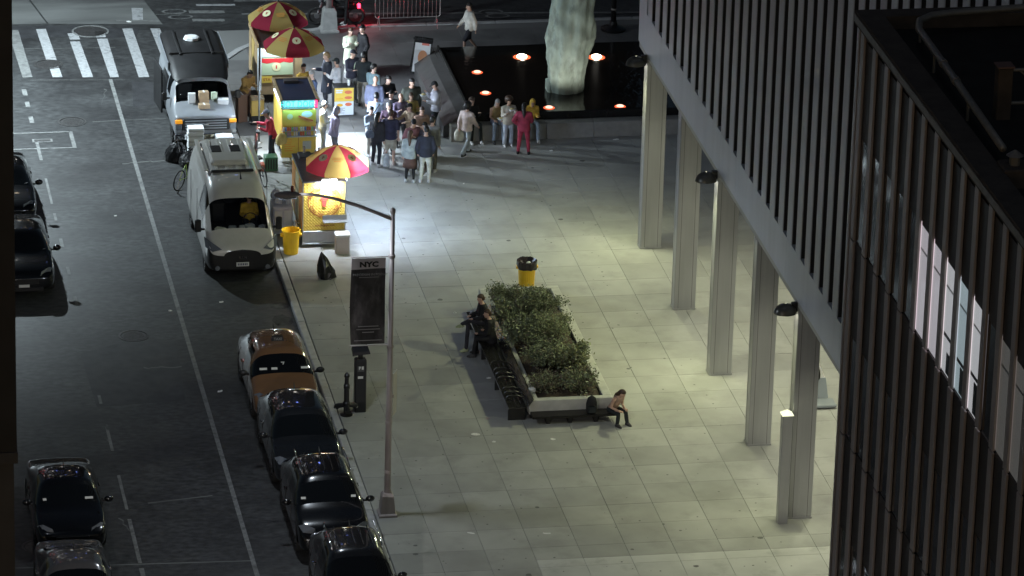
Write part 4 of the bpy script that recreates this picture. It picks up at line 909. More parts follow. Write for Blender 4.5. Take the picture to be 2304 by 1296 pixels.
# nearest cart
C3 = thing('food_cart', 'yellow food cart with quilted end panel, round logo and glaring lamp on its edge', 'food cart', (0.085, 15.5, 0))
HW = .635; LN = 2.42
MB().box(-HW+.02, HW-.02, .02, LN, .34, 1.98).obj('body', M_yel, C3)
m = MB(); quilt(m, -HW+.03, HW-.03, .52, 1.96, .018); m.obj('quilted_panel', M_yel, C3)
MB().bev(-HW, HW, -.02, .05, .14, .50, .012).obj('lower_panel', M_ss, C3); MB().bev(-HW, HW, -.06, .02, .10, .135, .01).obj('tow_bar', M_ss, C3)
for sx in (-HW, HW-.03): MB().box(sx, sx+.03, -.004, .06, .505, 2.0).obj('corner_trim', M_ss, C3)
n = 40
for r0, r1 in ((.49, .465), (.33, .32)):
    m = MB(); vs = [(r*math.cos(2*math.pi*k/n), -.001, 1.40+r*math.sin(2*math.pi*k/n)) for k in range(n) for r in (r0, r1)]
    m.add(vs, [(2*k, 2*k+1, (2*k+3) % (2*n), (2*k+2) % (2*n)) for k in range(n)]); m.obj('logo_ring', M_ink2, C3)
arc_text('THE HALAL GUYS', .115, .40, 165, 15, M_ink2, C3, (0, -.001, 1.40)); arc_text('GYRO AND CHICKEN', .10, .41, 200, 340, M_ink2, C3, (0, -.001, 1.40), flip=True)
m = MB(); m.add([(-.05, -.004, 1.24), (.05, -.004, 1.24), (.075, -.004, 1.44), (-.075, -.004, 1.44)], [(0, 1, 2, 3)]); m.add([(-.11, -.004, 1.45), (.11, -.004, 1.45), (.14, -.004, 1.52), (-.14, -.004, 1.52)], [(0, 1, 2, 3)]); m.obj('logo_mark', mat('logo_red', (.6, .07, .05), .6), C3)
text('thehalalguys.com', .085, M_ink2, C3, (.02, -.001, .66), (R(90), 0, 0), bold=.01)
MB().bev(-.05, HW+.02, -.22, -.015, .80, .83, .008).obj('fold_shelf', M_ss, C3); MB().box(-.05, HW+.02, -.03, -.016, .83, .98).obj('shelf_back', M_ss, C3)
MB().bev(-HW-.01, HW+.01, -.0, LN+.02, 1.985, 2.03, .012).obj('roof', M_rooft, C3)
for i in range(3): MB().box(-HW-.004, -HW+.018, .12+.77*i, .80+.77*i, .55, 1.85).obj('side_panel', mat('side_orange', (.75, .35, .10), .45) if i % 2 == 0 else M_cream, C3); MB().box(HW-.018, HW+.004, .12+.77*i, .80+.77*i, 1.05, 1.85).obj('service_window', M_pale, C3)
MB().bev(-.5, -.1, LN-.6, LN-.1, 2.032, 2.12, .02).obj('roof_hatch', M_rooft, C3)
for k, (x, y) in enumerate(((.0, LN-.5), (.12, LN-.3), (-.3, LN-.2))): MB().tube([(x, y, 2.03), (x, y, 2.3)], .035, 8).obj('flue', M_ss, C3)
MB().bev(-.1, .36, -.10, .02, 2.035, 2.12, .015).obj('lamp_housing', M_whitem, C3)
MB().box(-.08, .34, -.125, -.103, 2.035, 2.11).obj('lamp_tube', glow('cart_lamp', (1.0, .97, .92), 34), C3)
lamp('AREA', (.13, -.16, 2.05), 75, (.78, .87, 1.0), C3, 'cart_edge_lamp', shape='RECTANGLE', size=.4, size_y=.06).rotation_euler = (R(38), 0, 0)
for y in (.55, 1.85):
    MB().box(-.3, .3, y-.2, y+.2, .28, .34).obj('axle', M_black, C3)
    for sd in (-1, 1): MB().lathe([(.14, 0), (.24, .01), (.24, .1), (.14, .11)], 14).obj('wheel', M_tyre, C3, (sd*(HW-.12)-.05, y, .24), rot=(0, R(90), 0))
# led floods along the serving side
MB().box(HW+.01, HW+.06, .3, 2.1, 1.9, 1.96).obj('led_strip', glow('led_cool', (.7, .84, 1), 9), C3)
lamp('AREA', (HW+.10, 1.2, 1.94), 165, (.55, .72, 1.0), C3, 'led_strip_lamp', shape='RECTANGLE', size=.1, size_y=1.8).rotation_euler = (0, R(-74), 0)
umbrella(.58, 16.42, 2.78, 'red and yellow umbrella nearest the viewer, behind the glaring cart lamp', R(-30))
t = thing('bulb_lamp', 'white bulb lamp hanging under the nearest umbrella beside the cart roof', 'light', (.95, 16.0, 2.02)); MB().ell((0, 0, .06), (.05, .05, .09), 10, 8).obj('bulb', glow('bulb_white', (1, .95, .85), 30), t); MB().tube([(0, 0, .14), (-.2, .25, .40)], .012, 6).obj('hanger', M_ss, t)
lamp('POINT', (0, -.02, .20), 34, (1, .92, .78), t, 'bulb_light', shadow_soft_size=.06)
# middle cart with the cyan letters
C2 = thing('food_cart', 'small yellow snack cart with glowing cyan HOT DOGS letters and a hot dog picture', 'food cart', (.32, 22.85, 0)); HW = .53; LN = 2.05
MB().box(-HW+.02, HW-.02, .02, LN, .3, 1.55).obj('body', M_yel, C2); MB().bev(-HW, HW, -.01, .03, .10, .76, .01).obj('lower_panel', M_yel, C2)
for x in (-.02,): MB().box(x, x+.012, -.018, -.008, .12, .74).obj('door_seam', M_ink2, C2)
MB().box(.12, .38, -.017, -.009, .36, .62).obj('door_plate', mat('grey_plate', (.4, .42, .45), .4), C2)
m = MB()
for k in range(6): m.box(-.44, -.44+random.uniform(.18, .34), -.014, -.0105, .66-.07*k, .685-.07*k)
m.obj('menu_lines', mat('orange_ink', (.75, .3, .05), .6), C2)
MB().bev(-HW-.02, HW+.02, -.10, .05, .78, .81, .008).obj('counter', M_ss, C2)
MB().box(-HW+.01, HW-.01, .03, .06, .82, 1.12).obj('shelf_back', M_red, C2); MB().box(-HW, HW, -.06, .0295, .955, .965).obj('shelf', M_ss, C2)
gc = [mat('g%d' % i, c, .4) for i, c in enumerate(((.7, .15, .1), (.15, .25, .6), (.75, .75, .7), (.75, .55, .1), (.45, .3, .5), (.2, .5, .3)))]
cm = MB().lathe([(.026, 0), (.026, .10), (.02, .115)], 8); CM = [cm.mesh('can', g) for g in gc]
for r in range(2):
    for k in range(15): 
        o = link('drink_can', CM[(k*5+r*2+k//3) % 6], None, (.32-.47+.067*k, 22.85-.02, (.812 if r == 0 else .967)))
        tag(o, 'small drink can on the snack cart shelf', 'can', 'cans on the snack cart shelves')
MB().box(-HW+.01, HW-.01, -.012, .02, 1.14, 1.62).obj('picture_panel', M_yel, C2)
m = MB(); n = 16
for a, b_, cx_, cz_ in ((.23, .065, .2, 1.33),): m.add([(cx_+a*math.cos(2*math.pi*k/n), -.016, cz_+b_*math.sin(2*math.pi*k/n)-.09*math.cos(2*math.pi*k/n)) for k in range(n)], [tuple(range(n))])
m.obj('hot_dog_bun', mat('bun', (.75, .45, .2), .6), C2)
MB().tube([(-.02, -.02, 1.44), (.18, -.024, 1.36), (.42, -.02, 1.28)], .022, 8).obj('hot_dog_sausage', mat('sausage', (.6, .12, .05), .5), C2)
m = MB(); m.add([(.24+.17*math.cos(2*math.pi*k/n), -.0155, 1.48+.10*math.sin(2*math.pi*k/n)) for k in range(n)], [tuple(range(n))]); m.obj('hot_dog_plate', M_whitem, C2)
MB().lathe([(.09, 0), (.09, .004)], 20).obj('logo_disc', M_cream, C2, (-.28, -.013, 1.42), rot=(R(90), 0, 0))
MB().bev(-HW-.02, HW+.03, -.06, .0, 1.68, 1.97, .012).obj('sign_box', M_black, C2)
text('HOT DOGS', .27, glow('cyan_neon', (.10, .85, .80), 1.15), C2, (-.03, -.075, 1.825), (R(90), 0, 0), 'neon_letter', sx=.80, bold=.0)
MB().tube([(-HW+.0, -.07, 1.70), (HW-.07, -.07, 1.70)], .008, 6).obj('neon_tube', glow('cyan_neon2', (.25, .8, .9), .7), C2)
MB().tube([(-HW+.0, -.07, 1.95), (HW-.07, -.07, 1.95)], .008, 6).obj('neon_tube', MATS['cyan_neon2'], C2)
MB().bev(HW-.06, HW+.02, -.08, -.062, 1.72, 1.95, .01).obj('red_neon', glow('red_neon', (1, .03, .10), 3.5), C2)
lamp('AREA', (0, -.14, 1.82), 16, (.25, .85, 1), C2, 'neon_lamp', shape='RECTANGLE', size=1.0, size_y=.2).rotation_euler = (R(90), 0, 0)
MB().bev(-HW-.03, HW+.09, .0, LN+.12, 1.86, 1.9, .01).obj('roof', mat('navy_roof', (.02, .03, .07), .35), C2)
for x0, x1, y0, y1 in ((-HW-.04, -HW+.05, 0, LN+.13), (HW+.01, HW+.10, 0, LN+.13), (-HW+.055, HW+.005, LN+.03, LN+.13)): MB().bev(x0, x1, y0+.002, y1, 1.902, 1.935, .008).obj('roof_frame', M_wood, C2)
for sx in (-HW+.0, HW-.04):
    for y in (.0, LN-.05): MB().box(sx, sx+.04, y+.062, y+.1, 1.55, 1.86).obj('post', M_ss, C2)
MB().box(-.25, .2, LN-.4, LN-.15, 1.903, 1.99).obj('roof_hatch', M_rooft, C2)
for sd in (-1, 1): MB().lathe([(.14, 0), (.2, .01), (.2, .08), (.14, .09)], 14).obj('wheel', M_tyre, C2, (sd*(HW-.1)-.04, 1.1, .2), rot=(0, R(90), 0))
lamp('AREA', (HW+.1, .9, 1.8), 320, COOL, C2, 'service_lamp', shape='RECTANGLE', size=.1, size_y=1.2).rotation_euler = (0, R(-50), 0)
lamp('AREA', (-HW-.1, .9, 1.8), 60, COOL, C2, 'service_lamp', shape='RECTANGLE', size=.1, size_y=1.0).rotation_euler = (0, R(50), 0)
MB().box(HW+.095, HW+.11, .3, 1.5, 1.79, 1.85).obj('led_strip', MATS['led_cool'], C2); MB().box(-HW-.06, -HW-.045, .4, 1.4, 1.79, 1.85).obj('led_strip', MATS['led_cool'], C2)
# farthest cart
C1 = thing('food_cart', 'farthest food cart with tan side wall, black top and pale green logo panel', 'food cart', (.42, 28.1, 0)); HW = .72; LN = 2.2
MB().box(-HW+.02, HW-.02, .02, LN, .3, 1.84).obj('body', M_wood, C1)
MB().box(-HW+.14, HW-.3, -.008, .018, .95, 1.50).obj('logo_panel', mat('pale_green_panel', (.45, .55, .38), .5), C1)
m = MB(); m.add([(-HW+.14, -.012, 1.50), (HW-.3, -.012, 1.50), (HW-.3, -.012, 1.36), (HW-.42, -.012, 1.34), (HW-.62, -.012, 1.38), (.0, -.012, 1.34), (-.2, -.012, 1.37), (-HW+.3, -.012, 1.33), (-HW+.14, -.012, 1.37)], [tuple(range(9))]); m.obj('red_band', M_red, C1)
MB().lathe([(.14, 0), (.14, .004)], 20).obj('logo_disc', M_cream, C1, (-.12, -.013, 1.22), rot=(R(90), 0, 0)); MB().box(-.14, -.10, -.022, -.018, 1.16, 1.27).obj('logo_mark', M_red, C1)
MB().box(-HW+.14, HW-.3, -.008, .018, 1.54, 1.80).obj('light_panel', mat('pale_teal_panel', (.45, .66, .66), .4), C1)
MB().box(-HW-.0, -HW+.13, -.02, .018, .45, 1.84).obj('menu_column', M_pale, C1)
m = MB()
for k in range(16): m.box(-HW+.03, -HW+.03+random.uniform(.04, .08), -.024, -.0205, 1.74-.08*k, 1.752-.08*k)
m.obj('menu_lines', mat('grey_ink', (.2, .2, .25), .7), C1)
MB().box(-HW+.14, -.25, -.012, .018, .70, .90).obj('name_panel', M_yel, C1); text('STA', .13, M_ink2, C1, (-.42, -.014, .80), (R(90), 0, 0))
MB().bev(-HW, HW, 0, LN, 1.845, 1.87, .01).obj('roof', M_black, C1)
for x0, x1, y0, y1 in ((-HW-.02, -HW+.04, 0, LN), (HW-.04, HW+.02, 0, LN), (-HW+.045, HW-.045, LN-.06, LN)): MB().bev(x0, x1, y0+.002, y1, 1.872, 1.97, .008).obj('roof_edge', M_wood, C1)
for y in (.5, 1.7):
    for sd in (-1, 1): MB().lathe([(.14, 0), (.24, .01), (.24, .1), (.14, .11)], 14).obj('wheel', M_tyre, C1, (sd*(HW-.12)-.05, y, .24), rot=(0, R(90), 0))
for i in range(3): MB().box(-HW-.004, -HW+.018, .1+.7*i, .72+.7*i, .5, 1.75).obj('side_panel', M_wood if i != 1 else mat('side_yel', (.5, .36, .12), .5), C1)
MB().box(HW+.0, HW+.04, .2, 1.9, 1.76, 1.82).obj('led_strip', MATS['led_cool'], C1)
lamp('AREA', (HW+.08, 1.1, 1.8), 110, COOL, C1, 'service_lamp', shape='RECTANGLE', size=.1, size_y=1.6).rotation_euler = (0, R(-45), 0)
lamp('AREA', (-.1, -.35, 2.2), 34, (.8, .95, 1), C1, 'panel_lamp', shape='RECTANGLE', size=.9, size_y=.1, aim=(0, 0, 0)).rotation_euler = (R(25), 0, 0)
MB().box(-.5, .35, -.37, -.33, 2.22, 2.26).obj('panel_lamp_housing', M_plast, C1)
umbrella(.74, 27.3, 2.76, 'middle red and yellow umbrella over the farthest cart end', R(22.5)); umbrella(.58, 29.95, 2.74, 'farthest red and yellow umbrella at the top of the picture', R(-22.5))

# ================================================================== THINGS AROUND THE CARTS
def bin_(x, y, r, h, label, liner=False, z=0):
    t = thing('waste_bin', label, 'bin', (x, y, z), 0, 'yellow plastic bins'); M_b = mat('bin_yellow', (.85, .52, .02), .4, var=.05, vscale=3)
    MB().lathe([(r*.80, 0), (r*.82, .02), (r*.98, h*.94), (r*1.06, h*.95), (r*1.06, h), (r*.96, h), (r*.80, .06), (r*.02, .05)], 24, cap=False).obj('tub', M_b, t, smooth=False)
    for sd in (-1, 1): MB().bev(sd*r*1.0-.05, sd*r*1.0+.05, -.09, .09, h*.74, h*.84, .015).obj('handle', M_b, t)
    if liner:
        q = random.Random(3); m = MB(); n = 24
        rows = [[(r*a*(1+q.uniform(-.05, .05))*math.cos(2*math.pi*k/n), r*a*(1+q.uniform(-.05, .05))*math.sin(2*math.pi*k/n), h*zz+q.uniform(-.02, .02)) for k in range(n)] for a, zz in ((1.06, .72), (1.12, .85), (1.12, 1.03), (.95, 1.05), (.8, .95), (.5, .85), (.1, .82))]
        m.loft(rows, cap=False); m.obj('liner', mat('bin_liner', (.035, .025, .028), .25, bump=.5, bscale=9), t); MB().bev(-.02, .10, -.06, .04, h*.84, h*.99, .03).obj('cup', M_foam, t)
    return t
bin_(-.93, 15.1, .26, .72, 'open yellow plastic bin standing between the white van and the nearest cart'); bin_(5.43, 11.85, .27, .74, 'yellow bin with a black liner beyond the planter', True)
# shiny black bag standing peaked on the pavement
q = random.Random(9); m = MB(); n = 16; rows = []
for a, zz, ox_ in ((.8, 0, .05), (1, .06, .06), (.95, .25, .05), (.75, .5, 0), (.45, .75, -.06), (.16, .93, -.10), (.04, .99, -.11)): rows.append([(ox_+.27*a*(1+q.uniform(-.22, .22))*math.cos(2*math.pi*k/n), .2*a*(1+q.uniform(-.22, .22))*math.sin(2*math.pi*k/n), .82*zz) for k in range(n)])
m.loft(rows); tag(m.obj('garbage_bag', MATS['bin_bag'], None, (-.22, 13.0, 0)), 'peaked glossy black bag standing alone on the pavement before the nearest cart', 'bag', 'black garbage bags')
t = thing('cooler_box', 'pale foam cooler box standing at the corner of the nearest cart', 'box', (.55, 15.0, 0)); MB().bev(-.2, .2, -.16, .16, 0, .52, .02).obj('tub', mat('cooler_foam', (.55, .48, .45), .7), t); MB().bev(-.215, .215, -.175, .175, .522, .6, .02).obj('lid', M_whitem, t)
t = thing('storage_cabinet', 'white wheeled cabinet between the white van and the nearest cart', 'cabinet', (-.98, 16.7, 0)); MB().bev(-.3, .28, -.25, .5, .08, .92, .03).obj('case', mat('lavender_white', (.6, .6, .7), .4), t)
for x in (-.26, .02): MB().bev(x, x+.22, -.27, -.252, .18, .8, .01).obj('door', M_whitem, t)
for x in (-.22, .2): MB().lathe([(.05, 0), (.05, .03)], 10).obj('caster', M_tyre, t, (x, 0, .05), rot=(0, R(90), 0))
q = [(-1.1, 16.75, .12, .2), (-.9, 16.95, .14, .26), (-.82, 16.6, .07, .28), (-1.12, 17.2, .16, .3)]
for k, (x, y, r, h) in enumerate(q): bag(x, y, .922, r, h, ['small clear bag on the white cabinet, nearest the van', 'larger clear bag in the middle of the white cabinet', 'narrow white bottle bag on the cabinet by the cart', 'bulky pale bag at the back of the white cabinet'][k], 30+k, mat('pale_bag', (.6, .63, .72), .35), 'plastic_bag', 'pale bags on the cabinet')
t = thing('water_jug', 'tall white plastic jug beside the nearest cart wall', 'jug', (-.68, 16.05, 0)); MB().lathe([(.1, 0), (.11, .03), (.11, .42), (.05, .52), (.04, .6), (.045, .62), (.02, .64)], 14).obj('bottle', M_whitem, t, smooth=True); MB().tube([(.07, 0, .4), (.15, 0, .42), (.14, 0, .56), (.05, 0, .57)], .012, 6).obj('handle', M_whitem, t)
t = thing('crate', 'green milk crate with a red tub on top behind the white van', 'crate', (-.62, 22.2, 0)); MB().bev(-.2, .2, -.2, .2, 0, .42, .015).obj('crate_box', mat('crate_green', (.06, .16, .09), .5), t)
for k in range(5): MB().box(-.19+.08*k, -.15+.08*k, -.205, -.2005, .05, .37).obj('slot', M_black, t)
tag(MB().bev(-.2, .2, -.14, .14, 0, .2, .02).obj('tub', mat('tub_red', (.5, .13, .08), .5), None, (-.86, 22.15, .42-.42+.0), .1), 'faded red tub beside the green crate', 'tub')
t = thing('signpost', 'thin dark street post rising beside the carts', 'post', (-.69, 24.5, 0)); MB().tube([(0, 0, 0), (0, 0, 3.25)], .03, 8).obj('post', mat('post_dark', (.06, .065, .065), .5, .3), t); MB().lathe([(.09, 0), (.09, .02), (.05, .06)], 10).obj('foot', M_pipe, t)
# menu box and poster board
t = thing('menu_stand', 'box-shaped yellow menu stand lit by the snack cart, crowd behind it', 'sign', (1.92, 26.68, 0)); MB().bev(0, .66, .0, .42, .02, .96, .012).obj('case', mat('stand_dark', (.05, .05, .055), .5), t)
MB().box(.03, .63, -.012, -.002, .50, .94).obj('menu_panel', M_yel, t); MB().box(.03, .63, -.012, -.002, .05, .495).obj('menu_panel', M_pale, t)
m = MB(); m.box(.07, .29, -.0145, -.0125, .84, .885); m.box(.07, .27, -.0145, -.0125, .775, .82); m.obj('menu_heading', M_pale, t); m = MB()
for cx_, cz_, a, b_ in ((.46, .80, .12, .06), (.46, .62, .12, .05), (.47, .40, .11, .06)): m.add([(cx_+a*math.cos(2*math.pi*k/14), -.0145, cz_+b_*math.sin(2*math.pi*k/14)) for k in range(14)], [tuple(range(14))])
m.obj('food_picture', mat('food_red', (.6, .16, .08), .5), t)
m = MB(); m.box(.08, .3, -.0145, -.0125, .57, .61); m.add([(.2+.1*math.cos(2*math.pi*k/14), -.0145, .38+.05*math.sin(2*math.pi*k/14)) for k in range(14)], [tuple(range(14))]); m.obj('menu_mark', mat('mustard', (.7, .4, .04), .5), t)
m = MB()
for k in range(5): m.box(.07, .07+random.uniform(.2, .3), -.0145, -.0125, .27-.04*k, .285-.04*k)
m.obj('menu_lines', MATS['grey_ink'], t)
tag(MB().lathe([(.035, 0), (.045, .02), (.05, .16), (.052, .17), (.035, .19)], 12).obj('drink_cup', M_foam, None, (2.42, 26.86, .961), smooth=True), 'white takeaway cup standing on the menu stand', 'cup')
t = thing('poster_board', 'leaning A-frame board with a white food poster beside the fountain', 'sign', (5.2, 30.35, 0), R(-8))
for yy, ang in ((-.0, 12), (.46, -14)):
    o = MB().bev(-.30, .30, -.02, .02, 0, 1.22, .008).obj('board', M_black, t, (0, yy, .02), rot=(R(-ang), R(7), 0))
    if ang > 0:
        MB().box(-.25, .25, -.026, -.021, .08, 1.14).obj('poster', M_whitem, o); m = MB(); m.add([(.03+.15*math.cos(2*math.pi*k/16), -.0285, .58+.22*math.sin(2*math.pi*k/16)) for k in range(16)], [tuple(range(16))]); m.obj('food_picture', mat('food_orange', (.75, .35, .18), .5), o); MB().box(-.04, .2, -.0285, -.0265, .96, 1.04).obj('headline', mat('headline_red', (.7, .2, .15), .5), o)
for k in range(3): MB().bev(-.2+.14*k, -.1+.14*k, .06, .16, 1.18, 1.25, .01).obj('clip', M_black, t)

# ================================================================== STREET FURNITURE
M_pole = mat('lamp_post_metal', (.42, .37, .36), .55, .3, var=.18, vscale=6, stretch=(1, 1, .25)); 
t = thing('lamp_post', 'tall street lamp post with a long curved arm reaching over the road', 'lamp post', (-.90, -3.55, 0))
m = MB(); m.loft([[(sx*a, sy*a, z) for sx, sy in ((-1, -1), (1, -1), (1, 1), (-1, 1))] for a, z in ((.235, 0), (.235, .05), (.19, .09), (.15, .55), (.11, .62))]); m.obj('base', M_pole, t)
MB().tube([(0, 0, .6), (0, 0, 3), (.01, 0, 8.2)], [.085, .078, .055], 14).obj('shaft', M_pole, t, smooth=True); MB().ell((.01, 0, 8.26), (.075, .075, .1), 12, 8).obj('finial', M_pole, t, smooth=True)
for z in (1.2, 2.55, 4.62, 7.06): MB().lathe([(.09, -.04), (.092, 0), (.09, .04)], 14, (0, 0, z)).obj('band', M_pole, t)
MB().tube([(0, 0, 8.05), (-.35, .05, 8.2), (-.9, .1, 8.42), (-1.5, .14, 8.62), (-2.0, .16, 8.72), (-2.35, .18, 8.74)], [.05, .048, .044, .04, .036, .034], 10).obj('arm', M_pole, t, smooth=True)
m = MB(); m.ell((-2.62, .19, 8.73), (.34, .12, .085), 14, 8); ho = m.obj('lamp_head', M_pole, t, smooth=True); MB().tube([(-2.5, .19, 8.8), (-2.5, .19, 8.95)], .035, 8).obj('photocell', mat('photocell', (.35, .1, .08), .5), ho); MB().bev(-2.85, -2.4, .11, .27, 8.64, 8.66, .005).obj('lamp_lens', M_hl, ho)
lamp('SPOT', (-2.6, .19, 8.6), 560, (.80, .90, 1.0), t, 'street_lamp_beam', spot_size=R(176), spot_blend=.2, shadow_soft_size=.35, aim=(-2.6, .19, 0))
b_ = thing('street_banner', 'dark vertical banner headed NYC hanging from the lamp post', 'banner', (-.98, -3.55, 0))
m = MB(); NX, NZ = 8, 16
def bp(i, j): u, v = i/NX, j/NZ; return (-.93+.86*u-.05*math.sin(v*3.1)*(1-u)*.6, -.02+.05*math.sin(u*4.5+v*5)*math.sin(v*math.pi), 4.72+2.32*v)
m.add([bp(i, j) for j in range(NZ+1) for i in range(NX+1)], [(j*(NX+1)+i, j*(NX+1)+i+1, (j+1)*(NX+1)+i+1, (j+1)*(NX+1)+i) for j in range(NZ) for i in range(NX)])
M_ban = mat('banner_photo_print', (.05, .047, .05), .45, var=.9, vscale=1.6, stretch=(1.6, 1, .7), dirt=((.26, .24, .25), 1.1, .52, .74)); M_ban2 = mat('banner_head', (.75, .70, .73), .5)
m.mi = [1 if j >= 13.6 else 0 for j in range(NZ) for i in range(NX)]; m.mi = [1 if (k//NX) >= 14 else 0 for k in range(NX*NZ)]; m.obj('cloth', [M_ban, M_ban2], b_, smooth=True)
text('NYC', .19, mat('banner_black', (.02, .02, .02), .5), b_, (-.5, -.06, 6.88), (R(90), 0, 0), bold=.05, sx=1.2)
M_btx = mat('banner_grey_ink', (.34, .33, .33), .6); text('PRECISION IN FOCUS', .085, M_btx, b_, (-.48, -.085, 6.62), (R(90), 0, 0), sx=1.05)
m = MB(); [m.box(-.75, -.25, -.088, -.086, 6.545-.0*k, 6.56) for k in range(1)]; m.obj('small_print', M_btx, b_)
for k, (w_, z) in enumerate(((.52, 5.22), (.6, 5.14), (.3, 5.06), (.7, 4.84))): MB().box(-.5-w_/2, -.5+w_/2, -.092, -.088, z, z+.022).obj('small_print', M_btx, b_)
for z in (7.06, 4.68): MB().tube([(.08, 0, z), (-.95, 0, z)], .016, 8).obj('bracket', M_pole, b_)
s = thing('street_sign', 'pale narrow sign plate seen edge-on on the lamp post', 'sign', (-.80, -3.5, 0)); o = MB().bev(0, .36, -.006, .006, 2.68, 3.84, .003).obj('plate', mat('sign_back', (.55, .53, .52), .5, .2), s, rot=(0, 0, R(66))); MB().box(-.05, .02, -.02, .02, 3.2, 3.28).obj('clamp', M_pole, s)
t = thing('parking_meter', 'black pay station with a solar cap standing by the kerb', 'parking meter', (-.625, 3.25, 0)); MB().bev(-.155, .155, -.13, .13, 0, 1.52, .03).obj('cabinet', mat('meter_black', (.022, .022, .024), .4), t)
MB().bev(-.06, .06, -.05, .05, 1.52, 1.66, .01).obj('neck', M_black, t)
m = MB(); m.loft([[(-.24, -.18, 1.66), (.24, -.18, 1.70), (.22, .2, 1.76), (-.22, .2, 1.72)], [(-.22, -.16, 1.74), (.22, -.16, 1.78), (.2, .18, 1.84), (-.2, .18, 1.80)]]); m.obj('solar_cap', mat('solar_dark', (.03, .03, .035), .25), t)
MB().box(-.09, .09, -.134, -.131, 1.18, 1.34).obj('screen', mat('meter_panel', (.10, .10, .10), .3), t); text('P', .12, M_sticker, t, (-.03, -.137, 1.28), (R(90), 0, 0), bold=.03); MB().box(.02, .07, -.138, -.135, 1.24, 1.33).obj('card_slot', M_sticker, t); MB().box(-.08, .06, -.136, -.132, .98, 1.05).obj('coin_panel', M_sticker, t)
t = thing('standpipe', 'dark studded standpipe with side outlets beside the pay station', 'standpipe', (-1.02, 3.0, 0)); M_sp = mat('standpipe_paint', (.035, .034, .036), .35, .4)
MB().lathe([(.17, 0), (.17, .03), (.08, .06), (.08, .25), (.1, .27), (.1, .36), (.075, .4), (.07, .75), (.085, .78), (.085, .86), (.06, .9), (.055, 1.08), (.075, 1.1), (.07, 1.16), (.03, 1.22)], 16).obj('barrel', M_sp, t)
for a in (25, 155, 270): MB().tube([(0, 0, .3), (.22*math.cos(R(a)), .22*math.sin(R(a)), .24), (.28*math.cos(R(a)), .28*math.sin(R(a)), .2)], [.06, .07, .085], 10).obj('outlet', M_sp, t)
for a, z in ((25, .2), (155, .2)): MB().ell((.30*math.cos(R(a)), .30*math.sin(R(a)), .19), (.06, .06, .06), 10, 6).obj('cap', M_chrome, t)
t = thing('lamp_post', 'grey lamp post base standing at the far kerb beside the motorbike', 'lamp post', (2.95, 35.1, 0)); m = MB(); m.loft([[(sx*a, sy*a, z) for sx, sy in ((-1, -1), (1, -1), (1, 1), (-1, 1))] for a, z in ((.30, 0), (.30, .07), (.25, .1), (.21, .7), (.15, .8))]); m.obj('base', mat('grey_base', (.4, .4, .39), .6, .2, var=.15, vscale=5), t); MB().tube([(0, 0, .78), (0, 0, 7)], [.11, .07], 14).obj('shaft', M_pole, t, smooth=True)
t = thing('lamp_post', 'black post on a wide round base beyond the statue', 'lamp post', (12.3, 34.3, 0)); MB().lathe([(.42, 0), (.42, .06), (.34, .1), (.14, .16), (.12, .3)], 20).obj('base', M_black, t, smooth=False); MB().tube([(0, 0, .2), (0, 0, 5)], .09, 12).obj('shaft', M_black, t, smooth=True); MB().lathe([(.1, 0), (.1, .05)], 12, (0, 0, .7)).obj('band', M_pipe, t)
# crowd barrier
t = thing('crowd_barrier', 'galvanised steel crowd barrier standing at the far kerb', 'barrier', (4.5, 35.25, 0)); M_bar = mat('barrier_steel', (.5, .48, .46), .4, .7)
MB().tube([(0, 0, .38), (0, 0, 1.08), (.06, 0, 1.14), (2.1, 0, 1.14), (2.16, 0, 1.08), (2.16, 0, .38), (2.1, 0, .32), (.06, 0, .32), (0, 0, .38)], .02, 8).obj('frame', M_bar, t, smooth=True)
bm_ = MB().tube([(0, 0, .32), (0, 0, 1.14)], .009, 6).mesh('bar', M_bar)
for k in range(15): link('bar', bm_, t, (.14+.135*k, 0, 0))
for x in (.12, 2.04):
    MB().tube([(x, -.28, .0), (x, -.03, .36), (x, .03, .36), (x, .28, 0)], .016, 6).obj('leg', M_bar, t)
# wheeled cart behind the nearest column
t = thing('flat_cart', 'pale grey flat cart with dark round wheels half hidden behind a column', 'cart', (11.45, 1.95, 0)); MB().bev(0, .75, 0, .5, .05, .12, .015).obj('deck', mat('cart_grey', (.25, .28, .31), .5), t)
m = MB(); m.loft([[(0.02, .5, .12), (.62, .5, .12), (.62, .54, .12), (.02, .54, .12)], [(0.05, .72, .62), (.58, .72, .62), (.58, .76, .62), (.05, .76, .62)]]); m.obj('panel', MATS['cart_grey'], t)
for k in range(4):
    n = 18; m = MB(); m.loft([[(.34+xx, .8+.25*k+.17*math.cos(2*math.pi*j/n)*a, .72+.1*k+.17*math.sin(2*math.pi*j/n)*a) for j in range(n)] for xx, a in ((-.02, .85), (0, 1), (.05, 1), (.07, .85))]); wo = m.obj('wheel', M_tyre, t); MB().ell((.31, .8+.25*k, .72+.1*k), (.02, .04, .04), 8, 6).obj('hub', M_chrome, wo)
for x in (.05, .55): MB().tube([(x, .75, .6), (x, 1.7, .9)], .025, 8).obj('rail', M_bar, t)
for x in (.1, .6): MB().lathe([(.05, 0), (.05, .04)], 10).obj('caster', M_tyre, t, (x, .2, .05), rot=(0, R(90), 0))
